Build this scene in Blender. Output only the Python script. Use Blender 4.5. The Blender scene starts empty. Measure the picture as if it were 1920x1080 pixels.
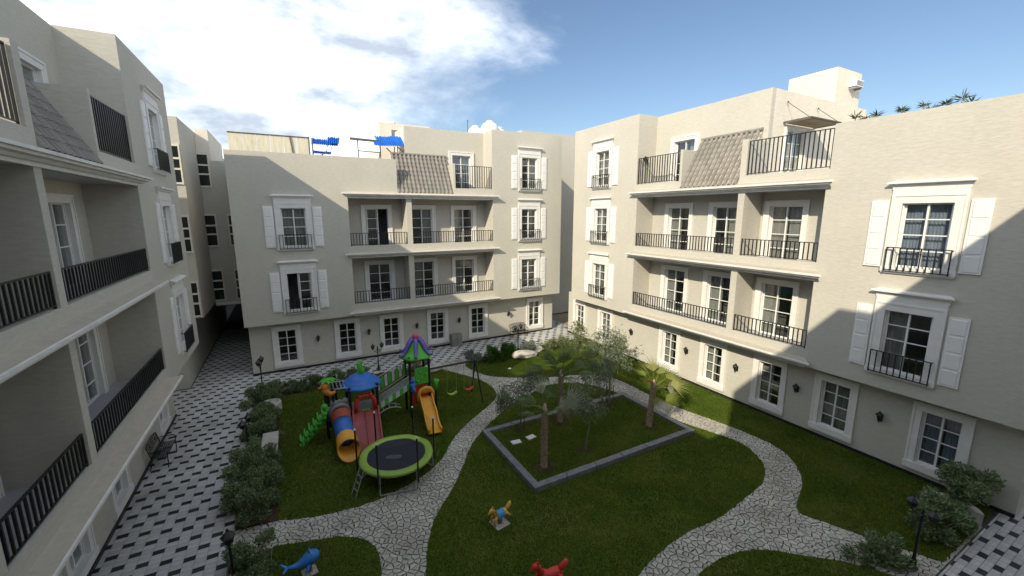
import bpy, math, random
import numpy as np
from mathutils import Vector, Matrix

random.seed(11)
rng = np.random.default_rng(5)
R_ = math.radians
sc = bpy.context.scene
col = sc.collection

# ------------------------------------------------------------------ camera
CAM_H = 8.4
YAW, PITCH = 28.34, 10.21
cd = bpy.data.cameras.new('camera')
cd.sensor_width = 36.0
cd.lens = 774.66 / 1920 * 36
cd.clip_start = 0.05
cd.clip_end = 3000
cam = bpy.data.objects.new('camera', cd)
col.objects.link(cam)
cam.location = (0, 0, CAM_H)
cam.rotation_euler = (R_(90 - PITCH), R_(0.08), R_(-YAW))
sc.camera = cam

# ------------------------------------------------------------------ light
SUN = Vector((1.0, 0.59, -0.72)).normalized()
SUN_EL = math.asin(-SUN.z)
SUN_ROT = math.atan2(-SUN.x, -SUN.y)
w = bpy.data.worlds.new('World')
sc.world = w
w.use_nodes = True
nt = w.node_tree
for n in list(nt.nodes):
    nt.nodes.remove(n)
N = nt.nodes.new
LK = nt.links.new
out = N('ShaderNodeOutputWorld')
bg = N('ShaderNodeBackground')
bg.inputs['Strength'].default_value = 0.125
sky = N('ShaderNodeTexSky')
sky.sky_type = 'NISHITA'
sky.sun_disc = False
sky.sun_elevation = SUN_EL
sky.sun_rotation = SUN_ROT
sky.air_density = 1.0
sky.dust_density = 0.8
sky.ozone_density = 1.6
tc = N('ShaderNodeTexCoord')
sep = N('ShaderNodeSeparateXYZ')
LK(tc.outputs['Generated'], sep.inputs[0])


def wmath(op, a, b=None, clamp=False):
    m = N('ShaderNodeMath')
    m.operation = op
    m.use_clamp = clamp
    for i, v in enumerate((a, b)):
        if v is None:
            continue
        if isinstance(v, (int, float)):
            m.inputs[i].default_value = v
        else:
            LK(v, m.inputs[i])
    return m.outputs[0]


mp = N('ShaderNodeMapping')
mp.inputs['Location'].default_value = (0.35, 2.1, 0.6)
mp.inputs['Rotation'].default_value = (R_(10), R_(-32), R_(20))
mp.inputs['Scale'].default_value = (0.75, 1.0, 1.75)
LK(tc.outputs['Generated'], mp.inputs[0])
n1 = N('ShaderNodeTexNoise')
n1.inputs['Scale'].default_value = 3.1
n1.inputs['Detail'].default_value = 10
n1.inputs['Roughness'].default_value = 0.6
n1.inputs['Distortion'].default_value = 0.25
LK(mp.outputs[0], n1.inputs['Vector'])


def lobe(d, lo, hi, amount):
    v = N('ShaderNodeVectorMath')
    v.operation = 'DOT_PRODUCT'
    LK(tc.outputs['Generated'], v.inputs[0])
    v.inputs[1].default_value = Vector(d).normalized()
    r = N('ShaderNodeMapRange')
    r.interpolation_type = 'SMOOTHSTEP'
    r.inputs['From Min'].default_value = lo
    r.inputs['From Max'].default_value = hi
    r.inputs['To Max'].default_value = amount
    LK(v.outputs['Value'], r.inputs['Value'])
    return r.outputs[0]


# a bank of broken cloud crosses the sky from low on the left over the courtyard; clear towards the right
bn = N('ShaderNodeVectorMath')
bn.operation = 'DOT_PRODUCT'
LK(tc.outputs['Generated'], bn.inputs[0])
bn.inputs[1].default_value = (0.554, 0.180, -0.813)
br = N('ShaderNodeMapRange')
br.interpolation_type = 'SMOOTHSTEP'
br.inputs['From Min'].default_value = 0.34
br.inputs['From Max'].default_value = 0.0
br.inputs['To Max'].default_value = 0.20
LK(wmath('ABSOLUTE', bn.outputs['Value']), br.inputs['Value'])
dens = wmath('ADD', n1.outputs['Fac'], 0.25)
dens = wmath('ADD', dens, br.outputs[0])
dens = wmath('SUBTRACT', dens, lobe((1.0, 0.52, 0.40), 0.62, 0.95, 0.48))
cr = N('ShaderNodeMapRange')
cr.interpolation_type = 'SMOOTHSTEP'
cr.inputs['From Min'].default_value = 0.50
cr.inputs['From Max'].default_value = 0.98
LK(dens, cr.inputs['Value'])
cfac = wmath('MULTIPLY', cr.outputs[0], 0.93)
cmix = N('ShaderNodeMix')
cmix.data_type = 'RGBA'
LK(cfac, cmix.inputs['Factor'])
tint = N('ShaderNodeMix')
tint.data_type = 'RGBA'
tint.inputs[0].default_value = 1.0
tint.blend_type = 'MULTIPLY'
LK(sky.outputs[0], tint.inputs[6])
tint.inputs[7].default_value = (0.41, 0.425, 0.435, 1)
LK(tint.outputs[2], cmix.inputs[6])
n2 = N('ShaderNodeTexNoise')
n2.inputs['Scale'].default_value = 6.0
n2.inputs['Detail'].default_value = 8
n2.inputs['Roughness'].default_value = 0.58
LK(mp.outputs[0], n2.inputs['Vector'])
crp = N('ShaderNodeValToRGB')
crp.color_ramp.elements[0].position = 0.36
crp.color_ramp.elements[0].color = (2.1, 2.4, 2.8, 1)
crp.color_ramp.elements[1].position = 0.62
crp.color_ramp.elements[1].color = (5.9, 6.1, 6.3, 1)
LK(n2.outputs['Fac'], crp.inputs[0])
LK(crp.outputs[0], cmix.inputs[7])
LK(cmix.outputs[2], bg.inputs['Color'])
LK(bg.outputs[0], out.inputs['Surface'])

sd = bpy.data.lights.new('sun', 'SUN')
sd.energy = 2.0
sd.angle = R_(0.53)
sd.color = (1.0, 0.89, 0.69)
so = bpy.data.objects.new('sun', sd)
so.rotation_euler = SUN.to_track_quat('-Z', 'Y').to_euler()
so.location = (-20, -12, 30)
col.objects.link(so)

vs = sc.view_settings
vs.view_transform = 'Standard'
vs.look = 'None'
vs.exposure = 1.36
vs.gamma = 1.0
sc.render.engine = 'CYCLES'
sc.cycles.max_bounces = 8
sc.cycles.transparent_max_bounces = 16

# ------------------------------------------------------------------ materials
MATS = {}


class Mat:
    def __init__(self, name, rough=0.8, spec=0.3):
        self.m = bpy.data.materials.new(name)
        self.m.use_nodes = True
        self.t = self.m.node_tree
        self.b = self.t.nodes['Principled BSDF']
        self.b.inputs['Roughness'].default_value = rough
        self.b.inputs['Specular IOR Level'].default_value = spec
        MATS[name] = self.m

    def n(self, typ, **kw):
        x = self.t.nodes.new(typ)
        for k, v in kw.items():
            if k in x.inputs:
                x.inputs[k].default_value = v
            else:
                setattr(x, k, v)
        return x

    def l(self, a, b):
        self.t.links.new(a, b)

    def coord(self, kind='Object', scale=(1, 1, 1)):
        c = self.n('ShaderNodeTexCoord')
        mpn = self.n('ShaderNodeMapping')
        mpn.inputs['Scale'].default_value = scale
        self.l(c.outputs[kind], mpn.inputs[0])
        return mpn.outputs[0]

    def noise(self, vec, scale, detail=4, rough=0.55, dist=0.0):
        x = self.n('ShaderNodeTexNoise')
        x.inputs['Scale'].default_value = scale
        x.inputs['Detail'].default_value = detail
        x.inputs['Roughness'].default_value = rough
        x.inputs['Distortion'].default_value = dist
        self.l(vec, x.inputs['Vector'])
        return x.outputs['Fac']

    def ramp(self, fac, stops):
        r = self.n('ShaderNodeValToRGB')
        e = r.color_ramp.elements
        while len(e) < len(stops):
            e.new(0.5)
        for i, (p, c) in enumerate(stops):
            e[i].position = p
            e[i].color = (*c, 1)
        self.l(fac, r.inputs[0])
        return r.outputs[0]

    def mix(self, fac, a, b, mode='MIX'):
        x = self.n('ShaderNodeMix', data_type='RGBA', blend_type=mode)
        for i, v in ((0, fac), (6, a), (7, b)):
            if isinstance(v, (int, float)):
                x.inputs[i].default_value = v
            elif isinstance(v, tuple):
                x.inputs[i].default_value = (*v, 1)
            else:
                self.l(v, x.inputs[i])
        return x.outputs[2]

    def rnd(self):
        o = self.n('ShaderNodeObjectInfo')
        g = self.n('ShaderNodeNewGeometry')
        a = self.n('ShaderNodeMath', operation='ADD')
        self.l(o.outputs['Random'], a.inputs[0])
        self.l(g.outputs['Random Per Island'], a.inputs[1])
        f = self.n('ShaderNodeMath', operation='FRACT')
        self.l(a.outputs[0], f.inputs[0])
        return f.outputs[0]

    def bump(self, h, strength=0.3, dist=0.02):
        x = self.n('ShaderNodeBump')
        x.inputs['Strength'].default_value = strength
        x.inputs['Distance'].default_value = dist
        self.l(h, x.inputs['Height'])
        self.l(x.outputs[0], self.b.inputs['Normal'])

    def color(self, c):
        if isinstance(c, tuple):
            self.b.inputs['Base Color'].default_value = (*c, 1)
        else:
            self.l(c, self.b.inputs['Base Color'])


def sc3(c, k):
    return tuple(min(1, x * k) for x in c)


def stucco(name, c, streak=0.5):
    m = Mat(name, 0.92, 0.15)
    v = m.coord('Object', (1.8, 1.8, 6))
    f = m.noise(v, 2.6, 5, 0.6, 0.3)
    v2 = m.coord('Object', (0.35, 0.35, 0.35))
    big = m.noise(v2, 1.3, 4)
    a = m.ramp(f, [(0.3, sc3(c, 0.93)), (0.7, sc3(c, 1.06))])
    b = m.ramp(big, [(0.3, (0.94, 0.94, 0.945)), (0.7, (1.03, 1.025, 1.02))])
    cc = m.mix(1.0, a, b, 'MULTIPLY')
    v3 = m.coord('Object', (2.2, 2.2, 0.16))
    st = m.noise(v3, 2.0, 5, 0.65)
    sr = m.ramp(st, [(0.56, (0, 0, 0)), (0.8, (streak * 0.5,) * 3)])
    cc = m.mix(sr, cc, sc3(c, 0.66))
    m.color(cc)
    fine = m.noise(m.coord('Object', (9, 9, 24)), 3.0, 4, 0.6)
    ad = m.n('ShaderNodeMath', operation='MULTIPLY_ADD')
    ad.inputs[1].default_value = 0.35
    m.l(fine, ad.inputs[0])
    m.l(f, ad.inputs[2])
    m.bump(ad.outputs[0], 0.3, 0.03)
    return m.m


stucco('stucco', (0.53, 0.51, 0.448), 0.3)
stucco('stucco_loggia', (0.51, 0.49, 0.435), 0.25)
stucco('stucco_cream', (0.72, 0.675, 0.58), 0.3)
stucco('ledge_plaster', (0.47, 0.43, 0.355), 0.9)


def painted(name, c, rough=0.5, dirt=0.25, spec=0.35, scale=3.0):
    m = Mat(name, rough, spec)
    f = m.noise(m.coord('Object'), scale, 6, 0.62)
    m.color(m.ramp(f, [(0.3, sc3(c, 1 - dirt)), (0.62, c)]))
    g = m.noise(m.coord('Object'), scale * 14, 3)
    m.bump(g, 0.12, 0.005)
    return m.m


painted('trim_white', (0.76, 0.75, 0.72), 0.55, 0.1)
painted('cornice_white', (0.74, 0.73, 0.70), 0.65, 0.18)
painted('shutter_white', (0.78, 0.78, 0.765), 0.5, 0.07)
painted('sash_white', (0.76, 0.76, 0.74), 0.4, 0.08)
painted('black_metal', (0.016, 0.016, 0.018), 0.42, 0.3, 0.5)
painted('plinth_black', (0.022, 0.022, 0.025), 0.45, 0.3, 0.4)
painted('grey_metal', (0.30, 0.31, 0.32), 0.4, 0.3, 0.5)
painted('frame_grey', (0.12, 0.115, 0.11), 0.6, 0.3)
painted('concrete', (0.50, 0.475, 0.42), 0.85, 0.3, 0.2, 4.0)
painted('floor_tile', (0.42, 0.43, 0.45), 0.35, 0.1)
painted('panel_cream', (0.72, 0.69, 0.58), 0.6, 0.15)
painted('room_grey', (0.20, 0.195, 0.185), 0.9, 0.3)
painted('tank_white', (0.78, 0.78, 0.77), 0.5, 0.12)
painted('rust_steel', (0.20, 0.13, 0.10), 0.7, 0.4)
painted('wood_slat', (0.32, 0.25, 0.16), 0.7, 0.3)
painted('terracotta_soil', (0.13, 0.085, 0.055), 0.95, 0.5)
painted('roof_deck', (0.36, 0.33, 0.28), 0.95, 0.25)
painted('kerb_stone', (0.20, 0.205, 0.22), 0.6, 0.45, 0.35, 6.0)
painted('utility_grey', (0.25, 0.25, 0.22), 0.8, 0.35)
for nm, c in dict(red=(0.55, 0.035, 0.02), blue=(0.015, 0.14, 0.52), yellow=(0.72, 0.34, 0.02), orange=(0.62, 0.22, 0.015),
                  green=(0.07, 0.42, 0.03), lime=(0.30, 0.48, 0.06), purple=(0.13, 0.09, 0.38), darkred=(0.34, 0.06, 0.055),
                  salmon=(0.50, 0.10, 0.06), grey=(0.22, 0.22, 0.23), white=(0.55, 0.6, 0.58), whale=(0.01, 0.17, 0.55),
                  horse=(0.62, 0.36, 0.05), saddle=(0.05, 0.28, 0.60), scarlet=(0.60, 0.03, 0.015), darkgreen=(0.05, 0.25, 0.03),
                  pink=(0.55, 0.06, 0.13)).items():
    m = Mat('plastic_' + nm, 0.38, 0.45)
    f = m.noise(m.coord('Object'), 5.0, 5, 0.6)
    fade = tuple(x * 0.82 + 0.04 for x in c)
    m.color(m.ramp(f, [(0.35, c), (0.75, fade)]))
    r = m.ramp(m.noise(m.coord('Object'), 9.0, 4), [(0.3, (0.3,) * 3), (0.7, (0.55,) * 3)])
    m.l(r, m.b.inputs['Roughness'])

# tarpaulin / sheet blue
painted('sheet_blue', (0.012, 0.15, 0.62), 0.5, 0.35)

# roof tile
m = Mat('roof_tile', 0.85, 0.2)
rn = m.rnd()
base = m.ramp(rn, [(0.0, (0.225, 0.212, 0.192)), (0.5, (0.255, 0.24, 0.218)), (1.0, (0.29, 0.272, 0.245))])
ns = m.noise(m.coord('Object'), 14, 5)
m.color(m.mix(1.0, base, m.ramp(ns, [(0.3, (0.78,) * 3), (0.7, (1.08,) * 3)]), 'MULTIPLY'))
m.bump(ns, 0.3, 0.01)

# glass
m = Mat('glass', 0.04, 0.5)
t = m.t
for x in list(t.nodes):
    if x.type != 'OUTPUT_MATERIAL':
        t.nodes.remove(x)
o = [x for x in t.nodes if x.type == 'OUTPUT_MATERIAL'][0]
tr = m.n('ShaderNodeBsdfTransparent')
tr.inputs[0].default_value = (0.84, 0.86, 0.85, 1)
gl = m.n('ShaderNodeBsdfGlossy')
gl.inputs['Roughness'].default_value = 0.06
gl.inputs['Color'].default_value = (0.9, 0.93, 0.95, 1)
fr = m.n('ShaderNodeLayerWeight')
fr.inputs['Blend'].default_value = 0.5
pw_ = m.n('ShaderNodeMath', operation='POWER')
pw_.inputs[1].default_value = 3.0
m.l(fr.outputs['Facing'], pw_.inputs[0])
ad = m.n('ShaderNodeMath', operation='MULTIPLY_ADD')
ad.inputs[1].default_value = 0.8
ad.inputs[2].default_value = 0.07
m.l(pw_.outputs[0], ad.inputs[0])
ad.use_clamp = True
mx = m.n('ShaderNodeMixShader')
m.l(ad.outputs[0], mx.inputs[0])
m.l(tr.outputs[0], mx.inputs[1])
m.l(gl.outputs[0], mx.inputs[2])
m.l(mx.outputs[0], o.inputs['Surface'])

# safety net of the trampoline: dark threads with open gaps
m = Mat('net', 0.8, 0.1)
t = m.t
o = [x for x in t.nodes if x.type == 'OUTPUT_MATERIAL'][0]
m.color((0.012, 0.014, 0.016))
tr = m.n('ShaderNodeBsdfTransparent')
mx = m.n('ShaderNodeMixShader')
mx.inputs[0].default_value = 0.16
m.l(tr.outputs[0], mx.inputs[1])
m.l(m.b.outputs[0], mx.inputs[2])
m.l(mx.outputs[0], o.inputs['Surface'])

for nm, c in (('curtain_grey', (0.42, 0.41, 0.39)), ('curtain_blue', (0.34, 0.39, 0.50))):
    m = Mat(nm, 0.9, 0.1)
    f = m.noise(m.coord('Object', (14, 1, 0.6)), 1.2, 3)
    m.color(m.ramp(f, [(0.3, sc3(c, 0.7)), (0.7, sc3(c, 1.15))]))

# paving tiles
for nm, a, b in (('paving_light', (0.50, 0.505, 0.50), (0.62, 0.62, 0.61)), ('paving_dark', (0.017, 0.018, 0.02), (0.038, 0.039, 0.042))):
    m = Mat(nm, 0.6, 0.35)
    base = m.ramp(m.rnd(), [(0.0, a), (1.0, b)])
    ns = m.noise(m.coord('Object', (2, 11, 2)), 2.2, 6, 0.65)
    d = m.mix(1.0, base, m.ramp(ns, [(0.3, (0.8,) * 3), (0.7, (1.1,) * 3)]), 'MULTIPLY')
    dirt = m.noise(m.coord('Object'), 0.55, 5, 0.6)
    m.color(m.mix(1.0, d, m.ramp(dirt, [(0.35, (0.74, 0.73, 0.70)), (0.62, (1.0, 1.0, 1.0))]), 'MULTIPLY'))
    m.bump(ns, 0.15, 0.005)
painted('paving_joint', (0.16, 0.16, 0.155), 0.9, 0.3)

# flagstones
m = Mat('flagstone', 0.85, 0.25)
base = m.ramp(m.rnd(), [(0.0, (0.40, 0.38, 0.335)), (0.4, (0.47, 0.448, 0.395)), (0.75, (0.53, 0.505, 0.445)), (1.0, (0.44, 0.43, 0.405))])
ns = m.noise(m.coord('Object'), 9, 7, 0.65)
d = m.mix(1.0, base, m.ramp(ns, [(0.3, (0.72,) * 3), (0.7, (1.14,) * 3)]), 'MULTIPLY')
wear = m.noise(m.coord('Object'), 0.8, 4)
m.color(m.mix(1.0, d, m.ramp(wear, [(0.35, (0.78, 0.77, 0.74)), (0.65, (1.08,) * 3)]), 'MULTIPLY'))
m.bump(ns, 0.5, 0.02)
painted('path_mortar', (0.075, 0.072, 0.065), 0.95, 0.3, 0.1, 6)

# grass
m = Mat('lawn_turf', 0.95, 0.1)
v = m.coord('Object')
big = m.noise(v, 0.55, 5, 0.6, 0.4)
fin = m.noise(v, 22, 4, 0.7)
g = m.ramp(big, [(0.3, (0.052, 0.078, 0.011)), (0.52, (0.075, 0.108, 0.015)), (0.72, (0.115, 0.112, 0.03))])
m.color(m.mix(1.0, g, m.ramp(fin, [(0.3, (0.6,) * 3), (0.7, (1.2,) * 3)]), 'MULTIPLY'))
m.bump(fin, 0.8, 0.03)


def leafmat(name, a, b, c, trans=0.3, pos=None):
    m = Mat(name, 0.6, 0.25)
    t = m.t
    o = [x for x in t.nodes if x.type == 'OUTPUT_MATERIAL'][0]
    base = m.ramp(m.rnd(), [(0.0, a), (0.5, b), (1.0, c)])
    if pos:
        big = m.noise(m.coord('Object'), pos, 4, 0.6, 0.4)
        base = m.mix(1.0, base, m.ramp(big, [(0.32, (0.66, 0.75, 0.64)), (0.5, (1.0, 1.0, 1.0)), (0.68, (1.8, 1.25, 1.9))]), 'MULTIPLY')
    m.color(base)
    tl = m.n('ShaderNodeBsdfTranslucent')
    m.l(m.mix(1.0, base, (1.0, 1.0, 0.7), 'MULTIPLY'), tl.inputs['Color'])
    mx = m.n('ShaderNodeMixShader')
    mx.inputs[0].default_value = trans
    m.l(m.b.outputs[0], mx.inputs[1])
    m.l(tl.outputs[0], mx.inputs[2])
    m.l(mx.outputs[0], o.inputs['Surface'])


leafmat('grass_blade', (0.082, 0.15, 0.013), (0.115, 0.2, 0.018), (0.18, 0.215, 0.04), 0.55, 0.75)
leafmat('leaf_olive', (0.11, 0.145, 0.085), (0.165, 0.205, 0.13), (0.24, 0.275, 0.19), 0.3)
leafmat('leaf_hedge', (0.10, 0.16, 0.07), (0.16, 0.225, 0.105), (0.25, 0.31, 0.17), 0.25)
leafmat('leaf_bright', (0.035, 0.10, 0.012), (0.055, 0.15, 0.018), (0.09, 0.20, 0.03), 0.3)
leafmat('leaf_pale', (0.10, 0.135, 0.06), (0.17, 0.20, 0.09), (0.27, 0.29, 0.15), 0.3)
leafmat('leaf_silver', (0.12, 0.145, 0.12), (0.20, 0.225, 0.19), (0.30, 0.32, 0.28), 0.2)
leafmat('palm_green', (0.09, 0.135, 0.045), (0.13, 0.185, 0.065), (0.18, 0.23, 0.09), 0.35)
leafmat('palm_dark', (0.05, 0.07, 0.035), (0.07, 0.095, 0.045), (0.11, 0.13, 0.07), 0.2)
leafmat('palm_yellow', (0.16, 0.20, 0.04), (0.24, 0.27, 0.07), (0.33, 0.33, 0.13), 0.35)
leafmat('palm_grey', (0.17, 0.19, 0.12), (0.22, 0.24, 0.16), (0.28, 0.28, 0.20), 0.25)
leafmat('palm_dead', (0.35, 0.14, 0.05), (0.42, 0.18, 0.06), (0.48, 0.24, 0.10), 0.2)
m = Mat('bark_palm', 0.95, 0.1)
f = m.noise(m.coord('Object', (6, 6, 12)), 2, 5, 0.7)
m.color(m.ramp(f, [(0.3, (0.17, 0.115, 0.08)), (0.5, (0.38, 0.285, 0.205)), (0.68, (0.62, 0.53, 0.42))]))
m.bump(f, 0.6, 0.03)
m = Mat('bark_tree', 0.9, 0.1)
f = m.noise(m.coord('Object', (8, 8, 3)), 3, 5, 0.7)
m.color(m.ramp(f, [(0.3, (0.13, 0.115, 0.09)), (0.7, (0.30, 0.27, 0.22))]))
m.bump(f, 0.4, 0.02)
m = Mat('soil', 0.95, 0.1)
f = m.noise(m.coord('Object'), 7, 7, 0.7)
m.color(m.ramp(f, [(0.3, (0.04, 0.026, 0.017)), (0.7, (0.095, 0.062, 0.04))]))
m.bump(f, 0.9, 0.04)
m = Mat('sand_ground', 0.95, 0.1)
f = m.noise(m.coord('Object'), 0.3, 7, 0.6)
m.color(m.ramp(f, [(0.3, (0.26, 0.22, 0.16)), (0.7, (0.36, 0.31, 0.23))]))
# stained cream sheet panels
m = Mat('panel_stained', 0.6, 0.3)
f = m.noise(m.coord('Object', (5, 1, 0.7)), 1.6, 6, 0.7)
m.color(m.ramp(f, [(0.42, (0.70, 0.66, 0.52)), (0.6, (0.60, 0.55, 0.42)), (0.78, (0.30, 0.22, 0.15))]))
m = Mat('mat_black', 0.65, 0.2)
m.color((0.03, 0.034, 0.045))
m = Mat('emblem_grey', 0.7, 0.2)
m.color((0.26, 0.27, 0.28))


# ------------------------------------------------------------------ mesh helpers
class MB:
    def __init__(self):
        self.v, self.f = [], []

    def add(self, vs, fs):
        o = len(self.v)
        self.v += [tuple(p) for p in vs]
        self.f += [tuple(i + o for i in f) for f in fs]
        return self

    def box(self, x0, x1, y0, y1, z0, z1):
        x0, x1 = min(x0, x1), max(x0, x1)
        y0, y1 = min(y0, y1), max(y0, y1)
        z0, z1 = min(z0, z1), max(z0, z1)
        return self.add([(x0, y0, z0), (x1, y0, z0), (x1, y1, z0), (x0, y1, z0), (x0, y0, z1), (x1, y0, z1), (x1, y1, z1), (x0, y1, z1)],
                        [(3, 2, 1, 0), (4, 5, 6, 7), (0, 1, 5, 4), (1, 2, 6, 5), (2, 3, 7, 6), (3, 0, 4, 7)])

    def bar(self, a, b, wd, h=None, up=(0, 0, 1)):
        a, b = Vector(a), Vector(b)
        h = h or wd
        d = (b - a).normalized()
        upv = Vector(up)
        if abs(d.dot(upv)) > 0.98:
            upv = Vector((1, 0, 0))
        s = d.cross(upv).normalized() * (wd / 2)
        u = s.cross(d).normalized() * (h / 2)
        vs = [a - s - u, a + s - u, a + s + u, a - s + u, b - s - u, b + s - u, b + s + u, b - s + u]
        return self.add(vs, [(0, 1, 2, 3), (7, 6, 5, 4), (0, 4, 5, 1), (1, 5, 6, 2), (2, 6, 7, 3), (3, 7, 4, 0)])

    def tube(self, pts, r, n=8, cap=True, flat=1.0):
        pts = [Vector(p) for p in pts]
        if isinstance(r, (int, float)):
            r = [r] * len(pts)
        rings = []
        pu = None
        for i, p in enumerate(pts):
            d = (pts[min(i + 1, len(pts) - 1)] - pts[max(i - 1, 0)]).normalized()
            if pu is None:
                pu = Vector((0, 0, 1)) if abs(d.z) < 0.9 else Vector((1, 0, 0))
            s = d.cross(pu).normalized()
            u = s.cross(d).normalized()
            pu = u
            rings.append([p + (s * math.cos(2 * math.pi * k / n) + u * flat * math.sin(2 * math.pi * k / n)) * r[i] for k in range(n)])
        vs = [q for g in rings for q in g]
        fs = []
        for i in range(len(rings) - 1):
            for k in range(n):
                k2 = (k + 1) % n
                fs.append((i * n + k, i * n + k2, (i + 1) * n + k2, (i + 1) * n + k))
        if cap:
            fs.append(tuple(reversed(range(n))))
            fs.append(tuple((len(rings) - 1) * n + k for k in range(n)))
        return self.add(vs, fs)

    def lathe(self, prof, n=20, c=(0, 0, 0), wob=None):
        vs, fs = [], []
        for i, (r, z) in enumerate(prof):
            for k in range(n):
                a = 2 * math.pi * k / n
                rr = r * (wob(a, i) if wob else 1)
                vs.append((c[0] + rr * math.cos(a), c[1] + rr * math.sin(a), c[2] + z))
        for i in range(len(prof) - 1):
            for k in range(n):
                k2 = (k + 1) % n
                fs.append((i * n + k, i * n + k2, (i + 1) * n + k2, (i + 1) * n + k))
        fs.append(tuple(reversed(range(n))))
        fs.append(tuple((len(prof) - 1) * n + k for k in range(n)))
        return self.add(vs, fs)

    def ball(self, c, r, n=10, s=(1, 1, 1)):
        pr = []
        for i in range(7):
            a = -math.pi / 2 + math.pi * i / 6
            pr.append((max(r * math.cos(a), 1e-3), r * math.sin(a)))
        vs, fs = [], []
        for i, (rr, z) in enumerate(pr):
            for k in range(n):
                a = 2 * math.pi * k / n
                vs.append((c[0] + rr * math.cos(a) * s[0], c[1] + rr * math.sin(a) * s[1], c[2] + z * s[2]))
        for i in range(6):
            for k in range(n):
                k2 = (k + 1) % n
                fs.append((i * n + k, i * n + k2, (i + 1) * n + k2, (i + 1) * n + k))
        return self.add(vs, fs)

    def prism(self, poly, z0, z1):
        n = len(poly)
        ar = sum(poly[i][0] * poly[(i + 1) % n][1] - poly[(i + 1) % n][0] * poly[i][1] for i in range(n))
        if ar < 0:
            poly = poly[::-1]
        vs = [(x, y, z0) for x, y in poly] + [(x, y, z1) for x, y in poly]
        fs = [tuple(reversed(range(n))), tuple(range(n, 2 * n))]
        fs += [(i, (i + 1) % n, n + (i + 1) % n, n + i) for i in range(n)]
        return self.add(vs, fs)

    def mesh(self, name, mat, smooth=False):
        me = bpy.data.meshes.new(name)
        me.from_pydata(self.v, [], self.f)
        me.materials.append(MATS[mat])
        if smooth:
            me.polygons.foreach_set('use_smooth', [True] * len(me.polygons))
        me.update()
        return me

    def build(self, name, mat, parent=None, loc=(0, 0, 0), rot=None, smooth=False):
        return inst(name, self.mesh(name, mat, smooth), parent, loc, rot)


def inst(name, me, parent=None, loc=(0, 0, 0), rot=None, scale=None):
    ob = bpy.data.objects.new(name, me)
    col.objects.link(ob)
    if parent is not None:
        ob.parent = parent
    ob.location = loc
    if rot is not None:
        ob.rotation_euler = rot
    if scale is not None:
        ob.scale = scale
    return ob


def tag(ob, label=None, cat=None, group=None, kind=None):
    if label:
        ob['label'] = label
    if cat:
        ob['category'] = cat
    if group:
        ob['group'] = group
    if kind:
        ob['kind'] = kind
    return ob


def thing(name, label, cat, loc=(0, 0, 0), rz=0.0, group=None):
    ob = bpy.data.objects.new(name, None)
    ob.empty_display_size = 0.3
    col.objects.link(ob)
    ob.location = loc
    ob.rotation_euler = (0, 0, rz)
    return tag(ob, label, cat, group)


def npmesh(name, V, F, mat, smooth=False):
    """V (n,3) floats, F (m,k) ints with k the corner count of each face."""
    me = bpy.data.meshes.new(name)
    m_, k = F.shape
    me.vertices.add(len(V))
    me.vertices.foreach_set('co', np.asarray(V, np.float32).ravel())
    me.loops.add(m_ * k)
    me.loops.foreach_set('vertex_index', F.astype(np.int32).ravel())
    me.polygons.add(m_)
    me.polygons.foreach_set('loop_start', np.arange(0, m_ * k, k, dtype=np.int32))
    me.polygons.foreach_set('loop_total', np.full(m_, k, np.int32))
    if smooth:
        me.polygons.foreach_set('use_smooth', np.ones(m_, bool))
    me.materials.append(MATS[mat])
    me.update(calc_edges=True)
    return me


def copy_tree(ob, parent=None):
    c = ob.copy()
    col.objects.link(c)
    if parent is not None:
        c.parent = parent
    for ch in ob.children:
        copy_tree(ch, c)
    return c


def in_frame(x, y, z=0.0):
    yw, pt = R_(YAW), R_(PITCH)
    f = Vector((math.sin(yw) * math.cos(pt), math.cos(yw) * math.cos(pt), -math.sin(pt)))
    r = Vector((math.cos(yw), -math.sin(yw), 0))
    u = r.cross(f)
    d = Vector((x, y, z - CAM_H))
    dep = d.dot(f)
    if dep < 0.5:
        return None
    a, b = d.dot(r) / dep * 774.66, d.dot(u) / dep * 774.66
    return dep if abs(a) < 965 and abs(b) < 545 else None


# ------------------------------------------------------------------ ground and garden
XR, XL, YB = 16.5, -3.85, 23.9          # planes of the three courtyard facades
XGR, XGL, YGB = 17.2, -4.8, 24.6        # their set-back ground floors

tag(MB().box(-600, 600, -600, 600, -0.5, -0.1).build('ground', 'sand_ground'), kind='structure')
tag(MB().box(-1.95, 17.2, 2.62, 21.8, -0.09, -0.012).build('path', 'path_mortar'), kind='structure')

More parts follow.
